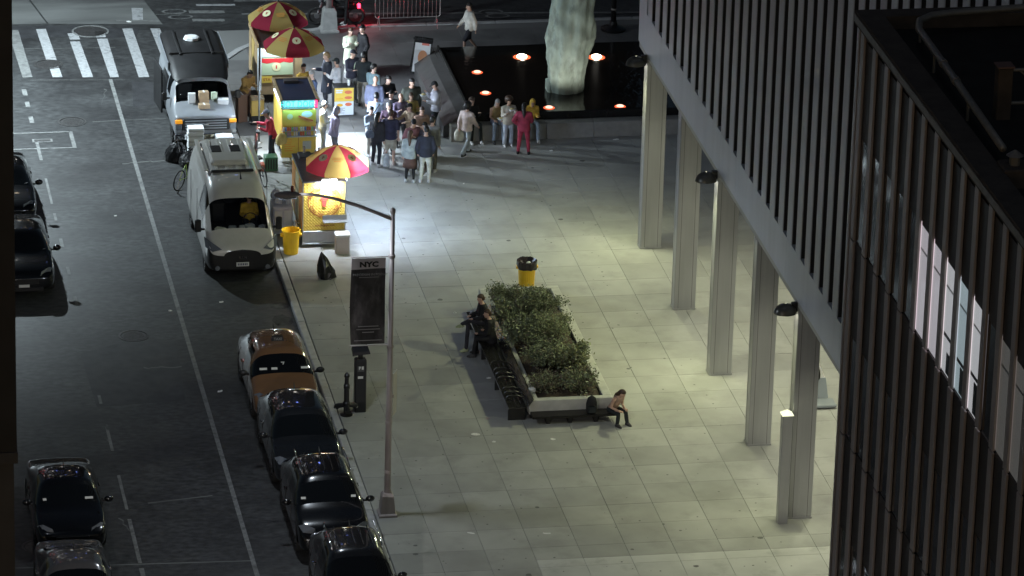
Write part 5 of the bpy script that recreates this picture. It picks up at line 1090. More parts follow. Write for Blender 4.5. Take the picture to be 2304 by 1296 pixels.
# bicycles
def bicycle(x, y, z, rz, col, label, lean=0):
    t = thing('bicycle', label, 'bicycle', (x, y, z), rz, 'bicycles'); t.rotation_euler = (0, R(lean), rz); mf = mat('bike_'+label[:5], col, .35, .2)
    for yy in (0, 1.05):
        n = 24; m = MB(); m.loft([[(rr*math.cos(2*math.pi*j/6), yy+(.31+rr*math.sin(2*math.pi*j/6))*math.cos(2*math.pi*k/n), .335+(.31+rr*math.sin(2*math.pi*j/6))*math.sin(2*math.pi*k/n)) for j in range(6)] for k in range(n+1) for rr in (.022,)], cap=False); wo = m.obj('wheel', M_tyre, t, smooth=True)
        m = MB()
        for k in range(10): a = 2*math.pi*k/10; m.tube([(0, yy, .335), (0, yy+.3*math.cos(a), .335+.3*math.sin(a))], .003, 3)
        m.obj('spokes', M_chrome, wo)
    m = MB(); P = dict(bb=(0, .44, .30), hd=(0, .88, .78), st=(0, .30, .80), r=(0, 0, .335), f=(0, 1.05, .335), hb=(0, .84, .92))
    for a, c, r in (('bb', 'hd', .022), ('bb', 'st', .018), ('st', 'hd', .018), ('bb', 'r', .012), ('st', 'r', .01), ('hd', 'f', .014), ('hd', 'hb', .014)): m.tube([P[a], P[c]], r, 8)
    m.obj('frame', mf, t, smooth=True); MB().tube([(-.27, .80, .95), (-.1, .85, .94), (.1, .85, .94), (.27, .80, .95)], .013, 6).obj('handlebar', M_plast, t); MB().bev(-.07, .07, .14, .4, .84, .90, .02).obj('saddle', M_plast, t); MB().tube([P['st'], (0, .28, .86)], .013, 6).obj('seat_post', M_chrome, t)
    MB().lathe([(.09, 0), (.09, .01)], 14).obj('chainring', M_chrome, t, (.03, .44, .30), rot=(0, R(90), 0))
    return t
bx_, by_ = rd(-3.62, 20.55); bicycle(bx_, by_, RZ, R(-38), (.28, .40, .10), 'green bicycle leaning behind the white van', 6)
bicycle(-1.02, 20.6, 0, R(12), (.05, .05, .06), 'black bicycle parked between the white van and the carts', -4)
bicycle(-1.0, 22.9, 0, R(-6), (.25, .05, .04), 'red bicycle by the thin street post', 5)
# motorbike at the top
t = thing('motorbike', 'dark motorbike with glowing red tail lamp waiting at the far kerb', 'motorbike', (3.95, 36.0, RZ), R(86)); mk = mat('moto_black', (.015, .015, .016), .3)
for yy in (0, 1.28):
    n = 24; m = MB(); m.loft([[(rr*1.3*math.cos(2*math.pi*j/8), yy+(.27+rr*math.sin(2*math.pi*j/8))*math.cos(2*math.pi*k/n), .32+(.27+rr*math.sin(2*math.pi*j/8))*math.sin(2*math.pi*k/n)) for j in range(8)] for k in range(n+1) for rr in (.05,)], cap=False); wo = m.obj('wheel', M_tyre, t, smooth=True); MB().tube([(-.05, yy, .32), (.05, yy, .32)], .09, 12).obj('hub', M_rim, wo)
m = MB(); m.cap_tube([(0, .0, .62), (0, .3, .66), (0, .62, .62)], [.09, .14, .12], 10); m.cap_tube([(0, .6, .68), (0, .85, .80), (0, 1.0, .82)], [.12, .17, .1], 10); m.cap_tube([(0, .45, .4), (0, .8, .42)], [.16, .16], 10); m.obj('body', mk, t, smooth=True)
MB().bev(-.13, .13, .05, .62, .72, .82, .05).obj('seat', M_plast, t); MB().tube([(0, 1.28, .32), (0, 1.06, .98)], .045, 8).obj('fork', M_chrome, t); MB().tube([(-.36, .95, 1.02), (0, 1.05, 1.04), (.36, .95, 1.02)], .015, 6).obj('handlebar', M_plast, t); MB().ell((0, 1.16, .86), (.1, .08, .1), 10, 6).obj('headlamp', M_hl, t)
MB().bev(-.09, .09, -.16, -.06, .60, .72, .02).obj('tail_lamp', glow('tail_red', (1, .02, .05), 9), t); lamp('POINT', (0, -.32, .68), 14, (1, .03, .06), t, 'tail_lamp_light', shadow_soft_size=.06)
t = thing('street_lamp', 'tall street lamp at the left kerb, out of sight behind the dark building corner', 'lamp post', (-13.2, 29.0, 0)); MB().tube([(0, 0, RZ), (0, 0, 8.6), (.6, 0, 9.1), (2.0, 0, 9.2)], [.1, .07, .05, .04], 10).obj('shaft', M_pole, t); MB().ell((2.3, 0, 9.2), (.36, .13, .09), 12, 6).obj('lamp_head', M_pole, t); MB().box(2.1, 2.5, -.08, .08, 9.1, 9.108).obj('lamp_lens', glow('street_lens', (.85, .95, 1), 20), t)
lamp('SPOT', (2.3, 0, 9.05), 11500, (.78, .93, 1.0), t, 'street_lamp_beam', spot_size=R(150), spot_blend=.5, shadow_soft_size=.15, aim=(2.3, 0, 0))

t = thing('street_lamp', 'added street lamp out of view at the left, put in to light the finned wing', 'lamp post', (-14.5, -38.0, 0)); MB().tube([(0, 0, RZ), (0, 0, 8.6), (.6, 0, 9.1), (2.0, 0, 9.2)], [.1, .07, .05, .04], 10).obj('shaft', M_pole, t); MB().ell((2.3, 0, 9.2), (.36, .13, .09), 12, 6).obj('lamp_head', M_pole, t); MB().box(2.1, 2.5, -.08, .08, 9.1, 9.108).obj('lamp_lens', MATS['street_lens'], t)
lamp('SPOT', (2.3, 0, 9.05), 10000, (1, .95, .92), t, 'street_lamp_beam', spot_size=R(176), spot_blend=.25, shadow_soft_size=.15, aim=(2.3, 0, 0))  # added unseen lamp, placed to brighten the fins of the nearer wing
# ================================================================== PEOPLE
SKIN = [mat('skin_a', (.52, .33, .25), .5), mat('skin_b', (.36, .21, .14), .5), mat('skin_c', (.60, .40, .32), .5), mat('skin_d', (.16, .09, .06), .5)]
CL = {}
def cloth(c):
    k = 'cloth_%02d_%02d_%02d' % tuple(int(v*99) for v in c)
    return mat(k, c, .85, var=.32, vscale=5, bump=.5, bscale=12)
HAIR = dict(black=mat('hair_black', (.012, .011, .011), .45), brown=mat('hair_brown', (.06, .035, .022), .5), grey=mat('hair_grey', (.35, .34, .34), .6), blond=mat('hair_blond', (.3, .2, .1), .5))
M_eye = mat('eye', (.02, .02, .02), .3); M_lip = mat('lip', (.35, .13, .11), .5)
ARMS = dict(down=((.14, .03, -1), (.03, -.16, -1)), fwd=((.16, -.28, -1), (-.22, -.92, .22)), pocket=((.30, .16, -1), (-.16, -.36, -.8)), reach=((.12, -.8, -.55), (-.05, -1, .12)), cross=((.22, -.34, -1), (-.95, -.38, .12)),
            mouth=((.2, -.45, -.9), (-.30, -.62, .85)), phone=((.16, -.35, -1), (-.30, -.8, .55)), swing=((.1, -.42, -1), (0, -.7, -.75)), back=((.1, .42, -1), (.02, .05, -1)), lap=((.12, -.34, -1), (-.35, -.9, -.15)), hip=((.5, .2, -.8), (-.6, -.3, -.55)))
def person(x, y, rz, h, label, top=(.03, .03, .035), bot=(.03, .03, .04), shoe=(.05, .05, .05), hair='black', skin=0, arms=('down', 'down'), legs='stand', style='jacket', bstyle='trousers', hairstyle='short', hat=None, lean=0.0, tilt=0.0, turn=0.0, z=0.0, fat=1.0, seat=.46, group='people waiting around the food carts', hood=None, stripe=None, strap=None, cuff=None):
    t = thing('person', label, 'person', (x, y, z), rz, group); s = h/1.75; t.scale = (s, s, s); S = SKIN[skin]
    q_ = random.Random(len(label)*7+int(x*100)); tilt += q_.uniform(-.05, .28); turn += q_.uniform(-.5, .5)
    if legs == 'stand': lean += q_.uniform(-.03, .10)
    sit = legs == 'sit'; hz_ = (seat/s+.10) if sit else .92
    if legs == 'lean': hz_ = .88
    Rl = Matrix.Rotation(lean, 3, 'X')   # forward lean about the hips (+ tips toward -Y)
    def T(p): v = Rl @ Vector((p[0], p[1], p[2])); return Vector((v.x, v.y, v.z+hz_))
    hipy = 0.0
    body = MB(); f = fat
    def ring(z0, rx, ry, yo=0, n=12): return [tuple(T((rx*math.cos(2*math.pi*k/n), yo+ry*math.sin(2*math.pi*k/n), z0))) for k in range(n)]
    tors = [(-.10, .13, .09, 0), (-.02, .165, .115, .01), (.08, .15, .105, .005), (.18, .145, .10, 0), (.30, .165, .112, -.005), (.42, .175, .112, .0), (.50, .15, .095, .005), (.545, .09, .07, .01), (.57, .055, .055, .005)]
    body.loft([ring(z0, rx*f, ry*f, yo) for z0, rx, ry, yo in tors])
    nb, hd = T((0, .0, .55)), T((0, -.035, .71))
    body.cap_tube([nb, T((0, -.015, .66))], [.055, .05], 10)
    # head: skull, jaw, nose, ears, turned and tilted on the neck
    Hm = Matrix.Rotation(lean*.4, 3, 'X') @ Matrix.Rotation(turn, 3, 'Z') @ Matrix.Rotation(tilt, 3, 'X')
    def Hd(p): return hd+Hm @ Vector(p)
    n = 14; rows = []
    for z0, rx, ry, yo in ((-.115, .022, .03, -.045), (-.10, .042, .052, -.03), (-.06, .058, .078, -.012), (0, .070, .092, .0), (.045, .073, .096, .004), (.085, .064, .084, .008), (.112, .038, .05, .01), (.122, .012, .016, .01)):
        rows.append([tuple(Hd((rx*math.cos(2*math.pi*k/n), yo+ry*math.sin(2*math.pi*k/n), z0))) for k in range(n)])
    body.loft(rows); body.cap_tube([Hd((0, -.088, .012)), Hd((0, -.112, -.028))], [.010, .016], 6)
    for sd in (-1, 1): body.cap_tube([Hd((sd*.073, .012, .012)), Hd((sd*.078, .016, -.02))], [.014, .012], 6)
    # arms
    J = {}; hands = MB()
    for sd, a in ((-1, arms[0]), (1, arms[1])):
        ua, fa = ARMS[a]; sh = T((sd*.185*f, .005, .475)); el = sh+(Rl @ Vector((sd*ua[0], ua[1], ua[2])).normalized())*.285; wr = el+Vector((sd*fa[0], fa[1], fa[2])).normalized()*.245
        J[sd] = (sh, el, wr); body.cap_tube([T((sd*.10, 0, .48)), sh, sh.lerp(el, .5), el, el.lerp(wr, .35), wr], [.06, .058, .047, .040, .041, .027], 8)
        d = (wr-el).normalized(); side = d.cross(Vector((0, 0, 1)) if abs(d.z) < .8 else Vector((0, 1, 0))).normalized(); nrm = side.cross(d)
        pc = wr+d*.045; hands.loft([[tuple(wr+d*q+side*math.cos(2*math.pi*k/8)*wx+nrm*math.sin(2*math.pi*k/8)*wz) for k in range(8)] for q, wx, wz in ((-.015, .022, .02), (.02, .034, .019), (.065, .041, .016), (.088, .038, .012))])
        for q, (o_, L) in enumerate(((-.030, .062), (-.010, .072), (.010, .068), (.029, .054))):
            b0 = wr+d*.082+side*o_; m1 = b0+d*L*.5+nrm*.006; hands.cap_tube([b0, m1, m1+(d*.8-nrm*.5).normalized()*L*.5], [.0088, .008, .0065], 5)
        b0 = wr+d*.025-side*.032*(1 if sd > 0 else -1); hands.cap_tube([b0, b0+(d*.7-side*(1 if sd > 0 else -1)*.7).normalized()*.035, b0+(d*.95-side*(1 if sd > 0 else -1)*.35-nrm*.2).normalized()*.06], [.011, .010, .008], 5)
    # legs
    F_ = {}
    for sd in (-1, 1):
        hp = Vector((sd*.09, hipy, hz_-.02))
        if sit: kn = hp+Vector((sd*.05, -.42, .02)); an = kn+Vector((sd*.01, -.06 if sd > 0 else .02, -(hz_-.08))) ; an.z = .085
        elif legs == 'walk': kn = hp+Vector((0, -.20 if sd > 0 else .03, -.40)); an = kn+Vector((0, -.02 if sd > 0 else .30, -.40)); an.z = .085 if sd > 0 else .12
        elif legs == 'crossed': kn = hp+(Vector((.0, -.42, .03)) if sd < 0 else Vector((-.02, -.40, .12))); an = kn+(Vector((0, -.05, -.40)) if sd < 0 else Vector((-.28, -.18, -.22))); an.z = .085 if sd < 0 else an.z
        elif legs == 'wide': kn = hp+Vector((sd*.05, -.02, -.42)); an = kn+Vector((sd*.03, .02, -.42)); an.z = .085
        else: bend = q_.uniform(-.02, .06); kn = hp+Vector((sd*.015, -.03-bend, -.42)); an = kn+Vector((sd*q_.uniform(.0, .05), .03+q_.uniform(-.06, .08), -.41)); an.z = .085
        F_[sd] = (hp, kn, an)
        body.cap_tube([hp+Vector((0, 0, .04)), hp.lerp(kn, .45), kn, kn.lerp(an, .35), an], [.088*f, .074*f, .054, .052, .034], 10); body.cap_tube([an+Vector((0, .03, -.04)), an+Vector((sd*.02, -.12, -.055))], [.035, .03], 8)
    remesh(body, 'body', S, t, .022, hands)
    for sd in (-1, 1): MB().ell(tuple(Hd((sd*.031, -.082, .012))), (.011, .007, .007), 8, 5).obj('eye', M_eye, t)
    MB().ell(tuple(Hd((0, -.083, -.062))), (.022, .008, .007), 8, 5).obj('mouth', M_lip, t)
    # clothing
    def inflate(e, z_lo, z_hi, flare=0.0):
        out = []
        for z0, rx, ry, yo in tors:
            if z_lo <= z0 <= z_hi: out.append(ring(z0, rx*f+e, ry*f+e, yo))
        return out
    cm = cloth(top); tp = MB(); e = {'jacket': .032, 'coat': .04, 'hoodie': .042, 'shirt': .02, 'tank': .014}[style]
    rows = inflate(e, -.03, .56)
    if style in ('jacket', 'hoodie', 'shirt'): rows = [ring(-.10, .165*f+e, .125*f+e, .0)]+rows
    if style == 'coat': rows = [ring(-.46, .20*f+e, .15*f+e, 0), ring(-.25, .185*f+e, .135*f+e, 0)]+rows
    tp.loft(rows)
    for sd in (-1, 1):
        sh, el, wr = J[sd]; ee = e*.75
        if style == 'tank': continue
        short = cuff == 'short'; endp = sh.lerp(el, .8) if short else wr.lerp(el, .04)
        pts = [T((sd*.09, 0, .475)), sh] + ([endp] if short else [sh.lerp(el, .5), el, el.lerp(wr, .45), endp]); rad = [.068+ee, .060+ee] + ([.055+ee] if short else [.048+ee, .044+ee, .040+ee, .034+ee*.8])
        tp.cap_tube(pts, rad, 9)
    nm = {'jacket': 'jacket', 'coat': 'coat', 'hoodie': 'hoodie', 'shirt': 'shirt', 'tank': 'top'}[style]; remesh(tp, nm, cm, t, .024)
    bmat = cloth(bot); bt = MB()
    if bstyle != 'skirt':
        bt.loft([ring(-.11, .14*f, .11*f, .01), ring(-.05, .168*f+.012, .12*f+.012, .01), ring(.06, .155*f+.012, .11*f+.012, .005)])
        for sd in (-1, 1):
            hp, kn, an = F_[sd]; fl_ = .02 if bstyle == 'flared' else 0; end = hp.lerp(kn, .92) if bstyle == 'shorts' else an.lerp(kn, .02)
            if bstyle == 'shorts': bt.cap_tube([hp+Vector((0, 0, .03)), hp.lerp(kn, .45), end], [.10*f, .094*f, .092], 10)
            else: bt.cap_tube([hp+Vector((0, 0, .03)), hp.lerp(kn, .45), kn, kn.lerp(an, .5), end], [.098*f, .088*f, .068, .064+fl_*.6, .056+fl_], 10)
        remesh(bt, 'shorts' if bstyle == 'shorts' else 'trousers', bmat, t, .024)
    else:
        n = 16; bt.loft([[(rx*math.cos(2*math.pi*k/n), ry*math.sin(2*math.pi*k/n), z0) for k in range(n)] for z0, rx, ry in ((.52, .25, .2), (.7, .215, .17), (.86, .185, .14), (.98, .165, .12))]); bt.obj('skirt', bmat, t, smooth=True)
        for sd in (-1, 1): hp, kn, an = F_[sd]; MB().cap_tube([kn+Vector((0, 0, .12)), kn, kn.lerp(an, .4), an], [.066, .058, .056, .038], 8).obj('legging', cloth((.02, .018, .02)), t, smooth=True)
    sm_ = cloth(shoe)
    for sd in (-1, 1):
        an = F_[sd][2]; zz = an.z-.085; m = MB(); up_ = .03 if zz < .05 else 0
        m.loft([[(an.x+sd*.008+wx*math.cos(2*math.pi*k/10), an.y+yo+ly*math.sin(2*math.pi*k/10), zz+z0) for k in range(10)] for z0, wx, ly, yo in ((.0, .046, .135, -.055), (.03, .050, .14, -.055), (.062, .044, .11, -.035), (.10, .040, .055, .012))]); m.obj('shoe', sm_, t, smooth=True)
    hm = HAIR[hair]; hr = MB(); n = 14; rows = []
    lo = {'short': -.01, 'bald': 9, 'long': -.06, 'curly': -.06, 'bun': -.02}[hairstyle]; k_ = 1.10 if hairstyle != 'curly' else 1.75
    if hairstyle != 'bald' and hat is None and hood is None:
        for z0, rx, ry, yo in ((-.055, .066, .066, .038), (.0, .073, .078, .03), (.045, .077, .096, .012), (.085, .069, .090, .012), (.118, .042, .056, .012), (.132, .012, .016, .012)):
            q = k_ if hairstyle == 'curly' else 1.06; yo2 = yo+(.03 if z0 < .04 else 0)+(.015 if hairstyle == 'curly' else 0)
            zz = z0*(1.35 if hairstyle == 'curly' else 1)+(.012 if hairstyle != 'curly' else .01)
            rows.append([tuple(Hd((rx*q*math.cos(2*math.pi*k/n)*(1+(random.uniform(-.08, .08) if hairstyle == 'curly' else 0)), yo2+ry*q*math.sin(2*math.pi*k/n)*(.86 if z0 < .04 else 1), zz))) for k in range(n)])
        hr.loft(rows)
        if hairstyle == 'long': hr.cap_tube([Hd((0, .06, .05)), Hd((0, .085, -.06)), T((0, .115, .50)), T((0, .13, .38))], [.07, .068, .062, .035], 10)
        if hairstyle == 'bun': hr.ell(tuple(Hd((0, .09, .09))), (.04, .04, .04), 10, 6)
        hr.obj('hair', hm, t, smooth=True)
    elif hat is not None:
        rows = [[tuple(Hd((rx*math.cos(2*math.pi*k/n), .006+ry*math.sin(2*math.pi*k/n), z0))) for k in range(n)] for z0, rx, ry in ((.03, .080, .103), (.075, .079, .100), (.115, .058, .072), (.135, .02, .025))]
        hr.loft(rows); hr.loft([[tuple(Hd((a*.07, b_, .035+c*.5))) for a, b_, c in ((-1, -.085, .01), (1, -.085, .01), (.8, -.165, -.01), (-.8, -.165, -.01))], [tuple(Hd((a*.07, b_, .045+c*.5))) for a, b_, c in ((-1, -.085, .01), (1, -.085, .01), (.8, -.165, -.01), (-.8, -.165, -.01))]]); hr.obj('cap', cloth(hat), t, smooth=True)
        m = MB(); m.loft([[tuple(Hd((rx*math.cos(2*math.pi*k/n), .04+ry*math.sin(2*math.pi*k/n), z0))) for k in range(n)] for z0, rx, ry in ((-.06, .068, .055), (0, .074, .066), (.04, .074, .07))]); m.obj('hair', hm, t, smooth=True)
    if hood:
        rows = [[tuple(Hd((rx*math.cos(2*math.pi*k/n), yo+ry*math.sin(2*math.pi*k/n), z0))) for k in range(n)] for z0, rx, ry, yo in ((-.13, .095, .09, .035), (-.04, .093, .092, .035), (.04, .092, .105, .03), (.10, .082, .10, .025), (.14, .05, .06, .03), (.155, .015, .02, .05))]
        m = MB(); m.loft(rows); m.obj('hood', cloth(hood), t, smooth=True)
    if stripe:
        for sd in (-1, 1): sh, el, wr = J[sd]; o_ = Vector((sd*.07, .02, .02)); MB().tube([sh+o_*.9, sh.lerp(el, .5)+o_*1.05, el+o_, el.lerp(wr, .8)+o_*.8], .012, 6).obj('sleeve_stripe', cloth(stripe), t)
    if strap: MB().tube([T((-.12, .13, .5)), T((0, .165*f, .3)), T((.15, .12, .05))], .018, 6).obj('bag_strap', cloth((.015, .015, .02)), t)
    return t
D = dict
W_ = R
# heading rz: 0 faces the viewer side (-Y), pi faces away
PEOPLE = [
 (2.96, 30.44, .25, 1.65, 'woman in a long pale coat and white trousers standing left of the man in black', D(top=(.62, .66, .5), bot=(.7, .7, .64), hair='brown', hairstyle='long', style='coat', arms=('phone', 'phone'), skin=2, shoe=(.5, .5, .5))),
 (3.33, 30.24, -1.2, 1.78, 'man all in black facing the woman in the pale coat', D(top=(.012, .012, .014), bot=(.012, .012, .014), style='coat', arms=('pocket', 'pocket'), skin=2)),
 (2.67, 28.0, .5, 1.75, 'person in a navy jacket and dark cap beneath the couple', D(top=(.04, .04, .06), bot=(.25, .25, .25), hat=(.03, .03, .04), arms=('fwd', 'fwd'))),
 (2.98, 27.58, 2.9, 1.78, 'man in a black jacket with pale green sleeve stripes and beige trousers', D(top=(.015, .02, .022), bot=(.34, .31, .25), stripe=(.6, .75, .55), arms=('hip', 'fwd'), skin=1)),
 (1.85, 27.69, -1.4, 1.78, 'grey-haired person in a long dark coat under the umbrella edge', D(top=(.02, .025, .04), bot=(.02, .022, .03), style='coat', hair='blond', arms=('fwd', 'down'), skin=2)),
 (2.12, 27.3, -2.4, 1.7, 'person in a white shirt behind the dark coat by the menu stand', D(top=(.6, .6, .62), bot=(.03, .03, .04), style='shirt', hat=(.02, .02, .03), arms=('down', 'fwd'))),
 (1.19, 26.2, -1.2, 1.7, 'grey-haired person in a dark blue jacket beside the snack cart roof', D(top=(.05, .07, .13), bot=(.03, .03, .05), hair='grey', arms=('fwd', 'fwd'), skin=2)),
 (3.13, 26.49, 2.4, 1.75, 'man in a teal shirt behind the man with the reddish face', D(top=(.16, .24, .27), bot=(.04, .05, .07), style='shirt', skin=2, arms=('down', 'fwd'))),
 (2.99, 25.19, 2.7, 1.80, 'broad bald man in a slate blue jacket seen from behind', D(top=(.09, .10, .16), bot=(.16, .18, .25), hairstyle='bald', fat=1.2, arms=('down', 'down'), skin=0)),
 (2.83, 23.87, 2.9, 1.72, 'man in a light blue shirt with a black shoulder strap seen from behind', D(top=(.42, .52, .68), bot=(.20, .18, .15), style='shirt', strap=1, arms=('down', 'cross'), skin=2)),
 (2.55, 23.09, .4, 1.58, 'short person in a grey top left of the light blue shirt', D(top=(.26, .3, .36), bot=(.5, .46, .4), style='shirt', shoe=(.5, .5, .5), skin=2, arms=('phone', 'down'))),
 (2.60, 22.15, 2.6, 1.68, 'woman in black with a shoulder bag and white shoes', D(top=(.022, .022, .03), bot=(.025, .022, .03), hairstyle='long', shoe=(.7, .7, .7), arms=('down', 'phone'))),
 (3.41, 25.48, .3, 1.75, 'man in a black jacket holding a phone, looking down', D(top=(.022, .022, .026), bot=(.03, .03, .035), arms=('phone', 'phone'), skin=2)),
 (3.36, 24.2, -.4, 1.68, 'person with a pale face in dark clothes in the middle of the crowd', D(top=(.03, .03, .04), bot=(.04, .04, .05), arms=('down', 'fwd'), skin=2)),
 (3.14, 23.2, -.3, 1.66, 'grey-haired woman in a dark purple top inside the crowd', D(top=(.10, .06, .10), bot=(.04, .04, .05), hair='grey', arms=('phone', 'fwd'), skin=2)),
 (3.03, 22.2, 2.9, 1.76, 'man in a navy top and beige shorts seen from behind', D(top=(.03, .03, .06), bot=(.45, .42, .34), style='shirt', bstyle='shorts', cuff='short', hair='brown', skin=0, shoe=(.5, .4, .36), arms=('down', 'cross'), fat=1.1)),
 (4.06, 24.83, .2, 1.86, 'tall broad man in a dark green coat in the crowd', D(top=(.06, .066, .055), bot=(.03, .03, .03), fat=1.2, arms=('down', 'down'), skin=0, style='coat')),
 (3.58, 23.8, .2, 1.72, 'man in a mauve shirt before the tall man in green', D(top=(.16, .13, .2), bot=(.05, .05, .06), style='shirt', hairstyle='bald', skin=0, arms=('phone', 'down'))),
 (3.78, 23.05, -.9, 1.66, 'woman with a tan top and black cap reaching forward', D(top=(.36, .28, .2), bot=(.03, .03, .04), hat=(.02, .02, .02), style='shirt', arms=('reach', 'reach'), skin=2)),
 (4.05, 22.65, .2, 1.68, 'person in a tan shawl right of the woman with the black cap', D(top=(.30, .2, .16), bot=(.06, .1, .2), hair='brown', arms=('fwd', 'fwd'))),
 (3.95, 24.1, .1, 1.62, 'person in a yellow-brown top in front of the tall man in green', D(top=(.36, .28, .1), bot=(.04, .04, .04), hair='brown', hairstyle='long', arms=('phone', 'phone'))),
 (3.58, 21.45, .3, 1.74, 'man in a maroon jacket and black cap facing the viewer', D(top=(.20, .09, .10), bot=(.04, .04, .05), hat=(.015, .015, .02), arms=('pocket', 'fwd'), skin=0, shoe=(.5, .5, .5))),
 (3.40, 20.64, 2.8, 1.62, 'woman in a grey hoodie and brown skirt seen from behind', D(top=(.33, .38, .38), bot=(.09, .05, .04), style='hoodie', bstyle='skirt', hair='brown', hairstyle='long', shoe=(.6, .65, .7), arms=('phone', 'down'))),
 (3.86, 20.52, 3.05, 1.78, 'man in a dark jacket and pale trousers nearest the viewer in the crowd', D(top=(.028, .032, .05), bot=(.52, .53, .46), shoe=(.6, .6, .6), arms=('pocket', 'pocket'))),
 (3.95, 21.3, -.9, 1.64, 'woman with bright face and short hair beyond the pale trousers', D(top=(.10, .10, .13), bot=(.10, .08, .06), hair='black', skin=2, arms=('phone', 'down'), shoe=(.6, .6, .6))),
 (4.2, 21.5, 2.6, 1.74, 'man in a grey jacket at the right edge of the crowd', D(top=(.20, .20, .2), bot=(.10, .09, .07), skin=0, arms=('down', 'fwd'), shoe=(.5, .5, .5))),
 (4.82, 24.63, -1.55, 1.78, 'man in a white sweater and black cap eating beside the fountain', D(top=(.66, .66, .74), bot=(.02, .02, .024), hat=(.015, .015, .015), style='hoodie', arms=('mouth', 'fwd'), tilt=.35, skin=0)),
 (5.5, 22.87, 2.35, 1.66, 'woman in a pale pink shirt and light jeans walking toward the fountain', D(top=(.68, .56, .54), bot=(.36, .40, .44), style='hoodie', bstyle='flared', hairstyle='curly', hair='black', legs='walk', arms=('swing', 'back'), group='people at the fountain')),
 (7.25, 22.73, 2.9, 1.64, 'person in a red tracksuit and black boots standing before the fountain ledge', D(top=(.36, .04, .08), bot=(.40, .04, .08), style='hoodie', hair='black', hairstyle='long', shoe=(.015, .015, .015), arms=('fwd', 'hip'), legs='wide', fat=1.08, group='people at the fountain')),
 (6.9, 23.5, .1, 1.62, 'curly-haired woman in a beige jacket and pale jeans at the ledge', D(top=(.46, .42, .34), bot=(.48, .54, .62), hair='brown', hairstyle='curly', bstyle='flared', arms=('phone', 'mouth'), legs='lean', skin=1, shoe=(.6, .6, .6), group='people at the fountain')),
 (5.86, 24.2, .25, 1.66, 'seated woman in black with a white top at the fountain corner', D(top=(.02, .02, .02), bot=(.02, .02, .024), hair='brown', hairstyle='long', legs='sit', seat=.5, arms=('lap', 'phone'), shoe=(.6, .6, .6), group='people at the fountain')),
 (6.62, 24.18, .1, 1.64, 'long-haired seated woman in an olive top and jeans on the ledge', D(top=(.30, .22, .10), bot=(.26, .32, .42), hair='grey', hairstyle='long', style='tank', legs='sit', seat=.5, lean=.25, arms=('lap', 'lap'), skin=0, group='people at the fountain')),
 (7.68, 24.16, .15, 1.66, 'seated person in a hooded yellow top and jeans on the ledge', D(top=(.72, .46, .07), bot=(.28, .34, .40), style='hoodie', hood=(.72, .46, .07), legs='sit', seat=.5, lean=.35, arms=('lap', 'fwd'), skin=1, shoe=(.7, .7, .7), group='people at the fountain')),
 (7.15, 32.35, -1.35, 1.72, 'walking person in a white shirt and black shorts beyond the fountain', D(top=(.66, .64, .58), bot=(.03, .03, .03), style='hoodie', bstyle='shorts', legs='walk', arms=('swing', 'back'), skin=0, shoe=(.3, .28, .26), group='passers-by')),
 (-.50, 22.75, -1.9, 1.7, 'vendor in a red shirt leaning at the left of the snack cart', D(top=(.55, .05, .09), bot=(.03, .04, .06), style='shirt', hat=(.3, .3, .4), arms=('reach', 'fwd'), lean=.2, group='cart vendors')),
 (1.12, 23.3, 1.4, 1.72, 'customer in a pale shirt and grey cap at the right of the snack cart', D(top=(.58, .58, .52), bot=(.36, .38, .42), style='shirt', hat=(.4, .4, .42), arms=('fwd', 'fwd'), skin=2)),
 (1.38, 22.78, 1.7, 1.7, 'person in a lilac hoodie with yellow shoulders at the snack cart', D(top=(.34, .30, .44), bot=(.2, .2, .25), style='hoodie', hood=(.34, .32, .42), arms=('down', 'down'))),
 (.98, 26.9, .5, 1.7, 'vendor in a yellow shirt standing under the middle umbrella', D(top=(.6, .38, .07), bot=(.03, .03, .04), style='shirt', arms=('fwd', 'fwd'), skin=1, group='cart vendors')),
 (-.82, 27.0, .4, 1.68, 'vendor in an ochre jacket bending beside the farthest cart', D(top=(.38, .23, .07), bot=(.10, .06, .05), arms=('reach', 'fwd'), lean=.35, skin=1, group='cart vendors')),
 (3.36, 7.05, -1.45, 1.70, 'dark-clothed person with crossed legs on the bench, bright shoe showing', D(top=(.016, .016, .018), bot=(.03, .03, .035), shoe=(.45, .5, .3), legs='crossed', seat=.45, arms=('lap', 'lap'), lean=.1, hair='brown', hairstyle='short', group='people sitting at the planter')),
 (3.52, 6.72, -1.75, 1.72, 'person all in black leaning on a companion on the bench', D(top=(.010, .010, .012), bot=(.010, .010, .012), legs='sit', seat=.45, arms=('cross', 'lap'), lean=.12, style='coat', hair='brown', turn=.5, group='people sitting at the planter')),
 (5.98, 1.80, .55, 1.62, 'brown-haired person in a tan top sitting on the planter front ledge', D(top=(.40, .27, .21), bot=(.02, .02, .024), hair='brown', hairstyle='long', style='tank', legs='sit', seat=.28, arms=('lap', 'lap'), lean=.55, tilt=.35, skin=0, group='people sitting at the planter')),
 (4.05, 35.98, -1.5, 1.72, 'rider in black clothes and white shoes on the motorbike', D(top=(.015, .015, .017), bot=(.015, .015, .017), shoe=(.6, .6, .6), legs='sit', seat=.86, arms=('reach', 'reach'), lean=.15, hat=(.015, .015, .015), z=RZ, group='drivers and riders')),
]
for x, y, rz, h, lb, kw in PEOPLE: person(x, y, rz, h, lb, **kw)
dv = person(vx+.45, vy+2.22, 0, 1.72, 'driver in a yellow jacket and dark cap behind the white van windscreen', top=(.62, .40, .05), bot=(.03, .03, .04), hat=(.02, .02, .02), legs='sit', seat=.92, arms=('fwd', 'fwd'), z=RZ, group='drivers and riders')
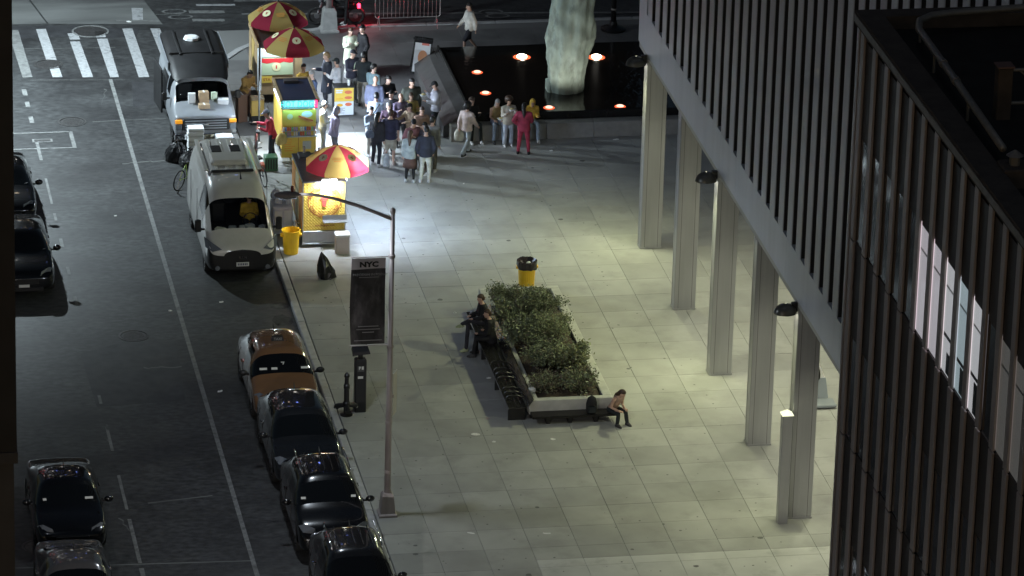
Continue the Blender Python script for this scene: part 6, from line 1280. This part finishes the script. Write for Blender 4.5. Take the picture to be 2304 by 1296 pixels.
# things people hold
def food(x, y, z, label, w_=.2):
    t = thing('food_tray', label, 'tray', (x, y, z), .3, 'food held by people'); MB().loft([[(-w_/2*a, -.08*a, zz), (w_/2*a, -.08*a, zz), (w_/2*a, .08*a, zz), (-w_/2*a, .08*a, zz)] for a, zz in ((.7, 0), (1, .05))]).obj('tray', M_foam, t); MB().ell((0, 0, .055), (w_*.4, .06, .035), 10, 5).obj('food', mat('rice', (.6, .5, .25), .7), t)
food(4.42, 24.6, 1.32, 'white food tray held up by the man in the white sweater'); food(6.72, 23.72, .78, 'white wrapped food in the hands of the seated long-haired woman', .24); food(6.95, 23.2, 1.25, 'white wrapped food held by the curly-haired woman')
food(5.80, 23.8, .86, 'white container held by the seated woman in black')
def tote(x, y, z, w_, h, label, col, rz=0, rough=.6):
    t = thing('carry_bag', label, 'bag', (x, y, z), rz, 'bags carried by people'); MB().loft([[(-w_*a, -.07*a, zz), (w_*a, -.07*a, zz), (w_*a*1.05, 0, zz), (w_*a, .07*a, zz), (-w_*a, .07*a, zz), (-w_*a*1.05, 0, zz)] for a, zz in ((.8, 0), (1, .08), (.95, h*.7), (.55, h))]).obj('sack', cloth(col), t, smooth=True); MB().tube([(-w_*.4, 0, h), (-w_*.2, 0, h+.12), (w_*.2, 0, h+.12), (w_*.4, 0, h)], .008, 5).obj('handle', cloth(col), t)
tote(5.28, 22.98, .42, .14, .36, 'white plastic bag hanging beside the walking woman', (.62, .6, .52)); tote(2.38, 22.05, .95, .13, .22, 'dark handbag on the hip of the woman in black', (.10, .12, .18)); tote(-.28, 22.35, .72, .17, .34, 'yellow carrier bag in front of the vendor in red', (.66, .5, .2), .6); tote(2.88, 21.95, .02, .1, .42, 'white plastic bag hanging by the man in beige shorts', (.6, .64, .66))
t = thing('backpack', 'black backpack on the planter front ledge beside the seated person', 'backpack', (5.42, 1.84, .262)); MB().loft([[(.15*a*math.cos(2*math.pi*k/12), .1*a*math.sin(2*math.pi*k/12), zz) for k in range(12)] for a, zz in ((.8, 0), (1, .05), (1, .28), (.75, .42), (.3, .47))]).obj('sack', cloth((.012, .012, .014)), t, smooth=True); MB().bev(-.1, .1, -.14, -.09, .04, .22, .02).obj('pocket', cloth((.02, .02, .022)), t); MB().tube([(-.03, 0, .45), (0, 0, .52), (.03, 0, .45)], .01, 6).obj('loop', M_plast, t)
t = thing('delivery_box', 'yellow insulated box beside the vendor in the ochre jacket', 'box', (-.52, 26.35, 0)); MB().bev(-.2, .2, -.2, .2, .3, .8, .02).obj('case', mat('ins_yellow', (.6, .42, .12), .5), t); MB().bev(-.22, .22, -.22, .22, 0, .29, .02).obj('stand', M_plast, t); MB().bev(-.21, .21, -.21, .21, .803, .85, .02).obj('lid', M_wood, t)
carton(-.98, 26.6, 0, .3, .3, .9, .2, 'stack of dark cartons left of the ochre vendor', mat('carton_brown', (.16, .09, .06), .8))
flush_text(); flush_remesh()
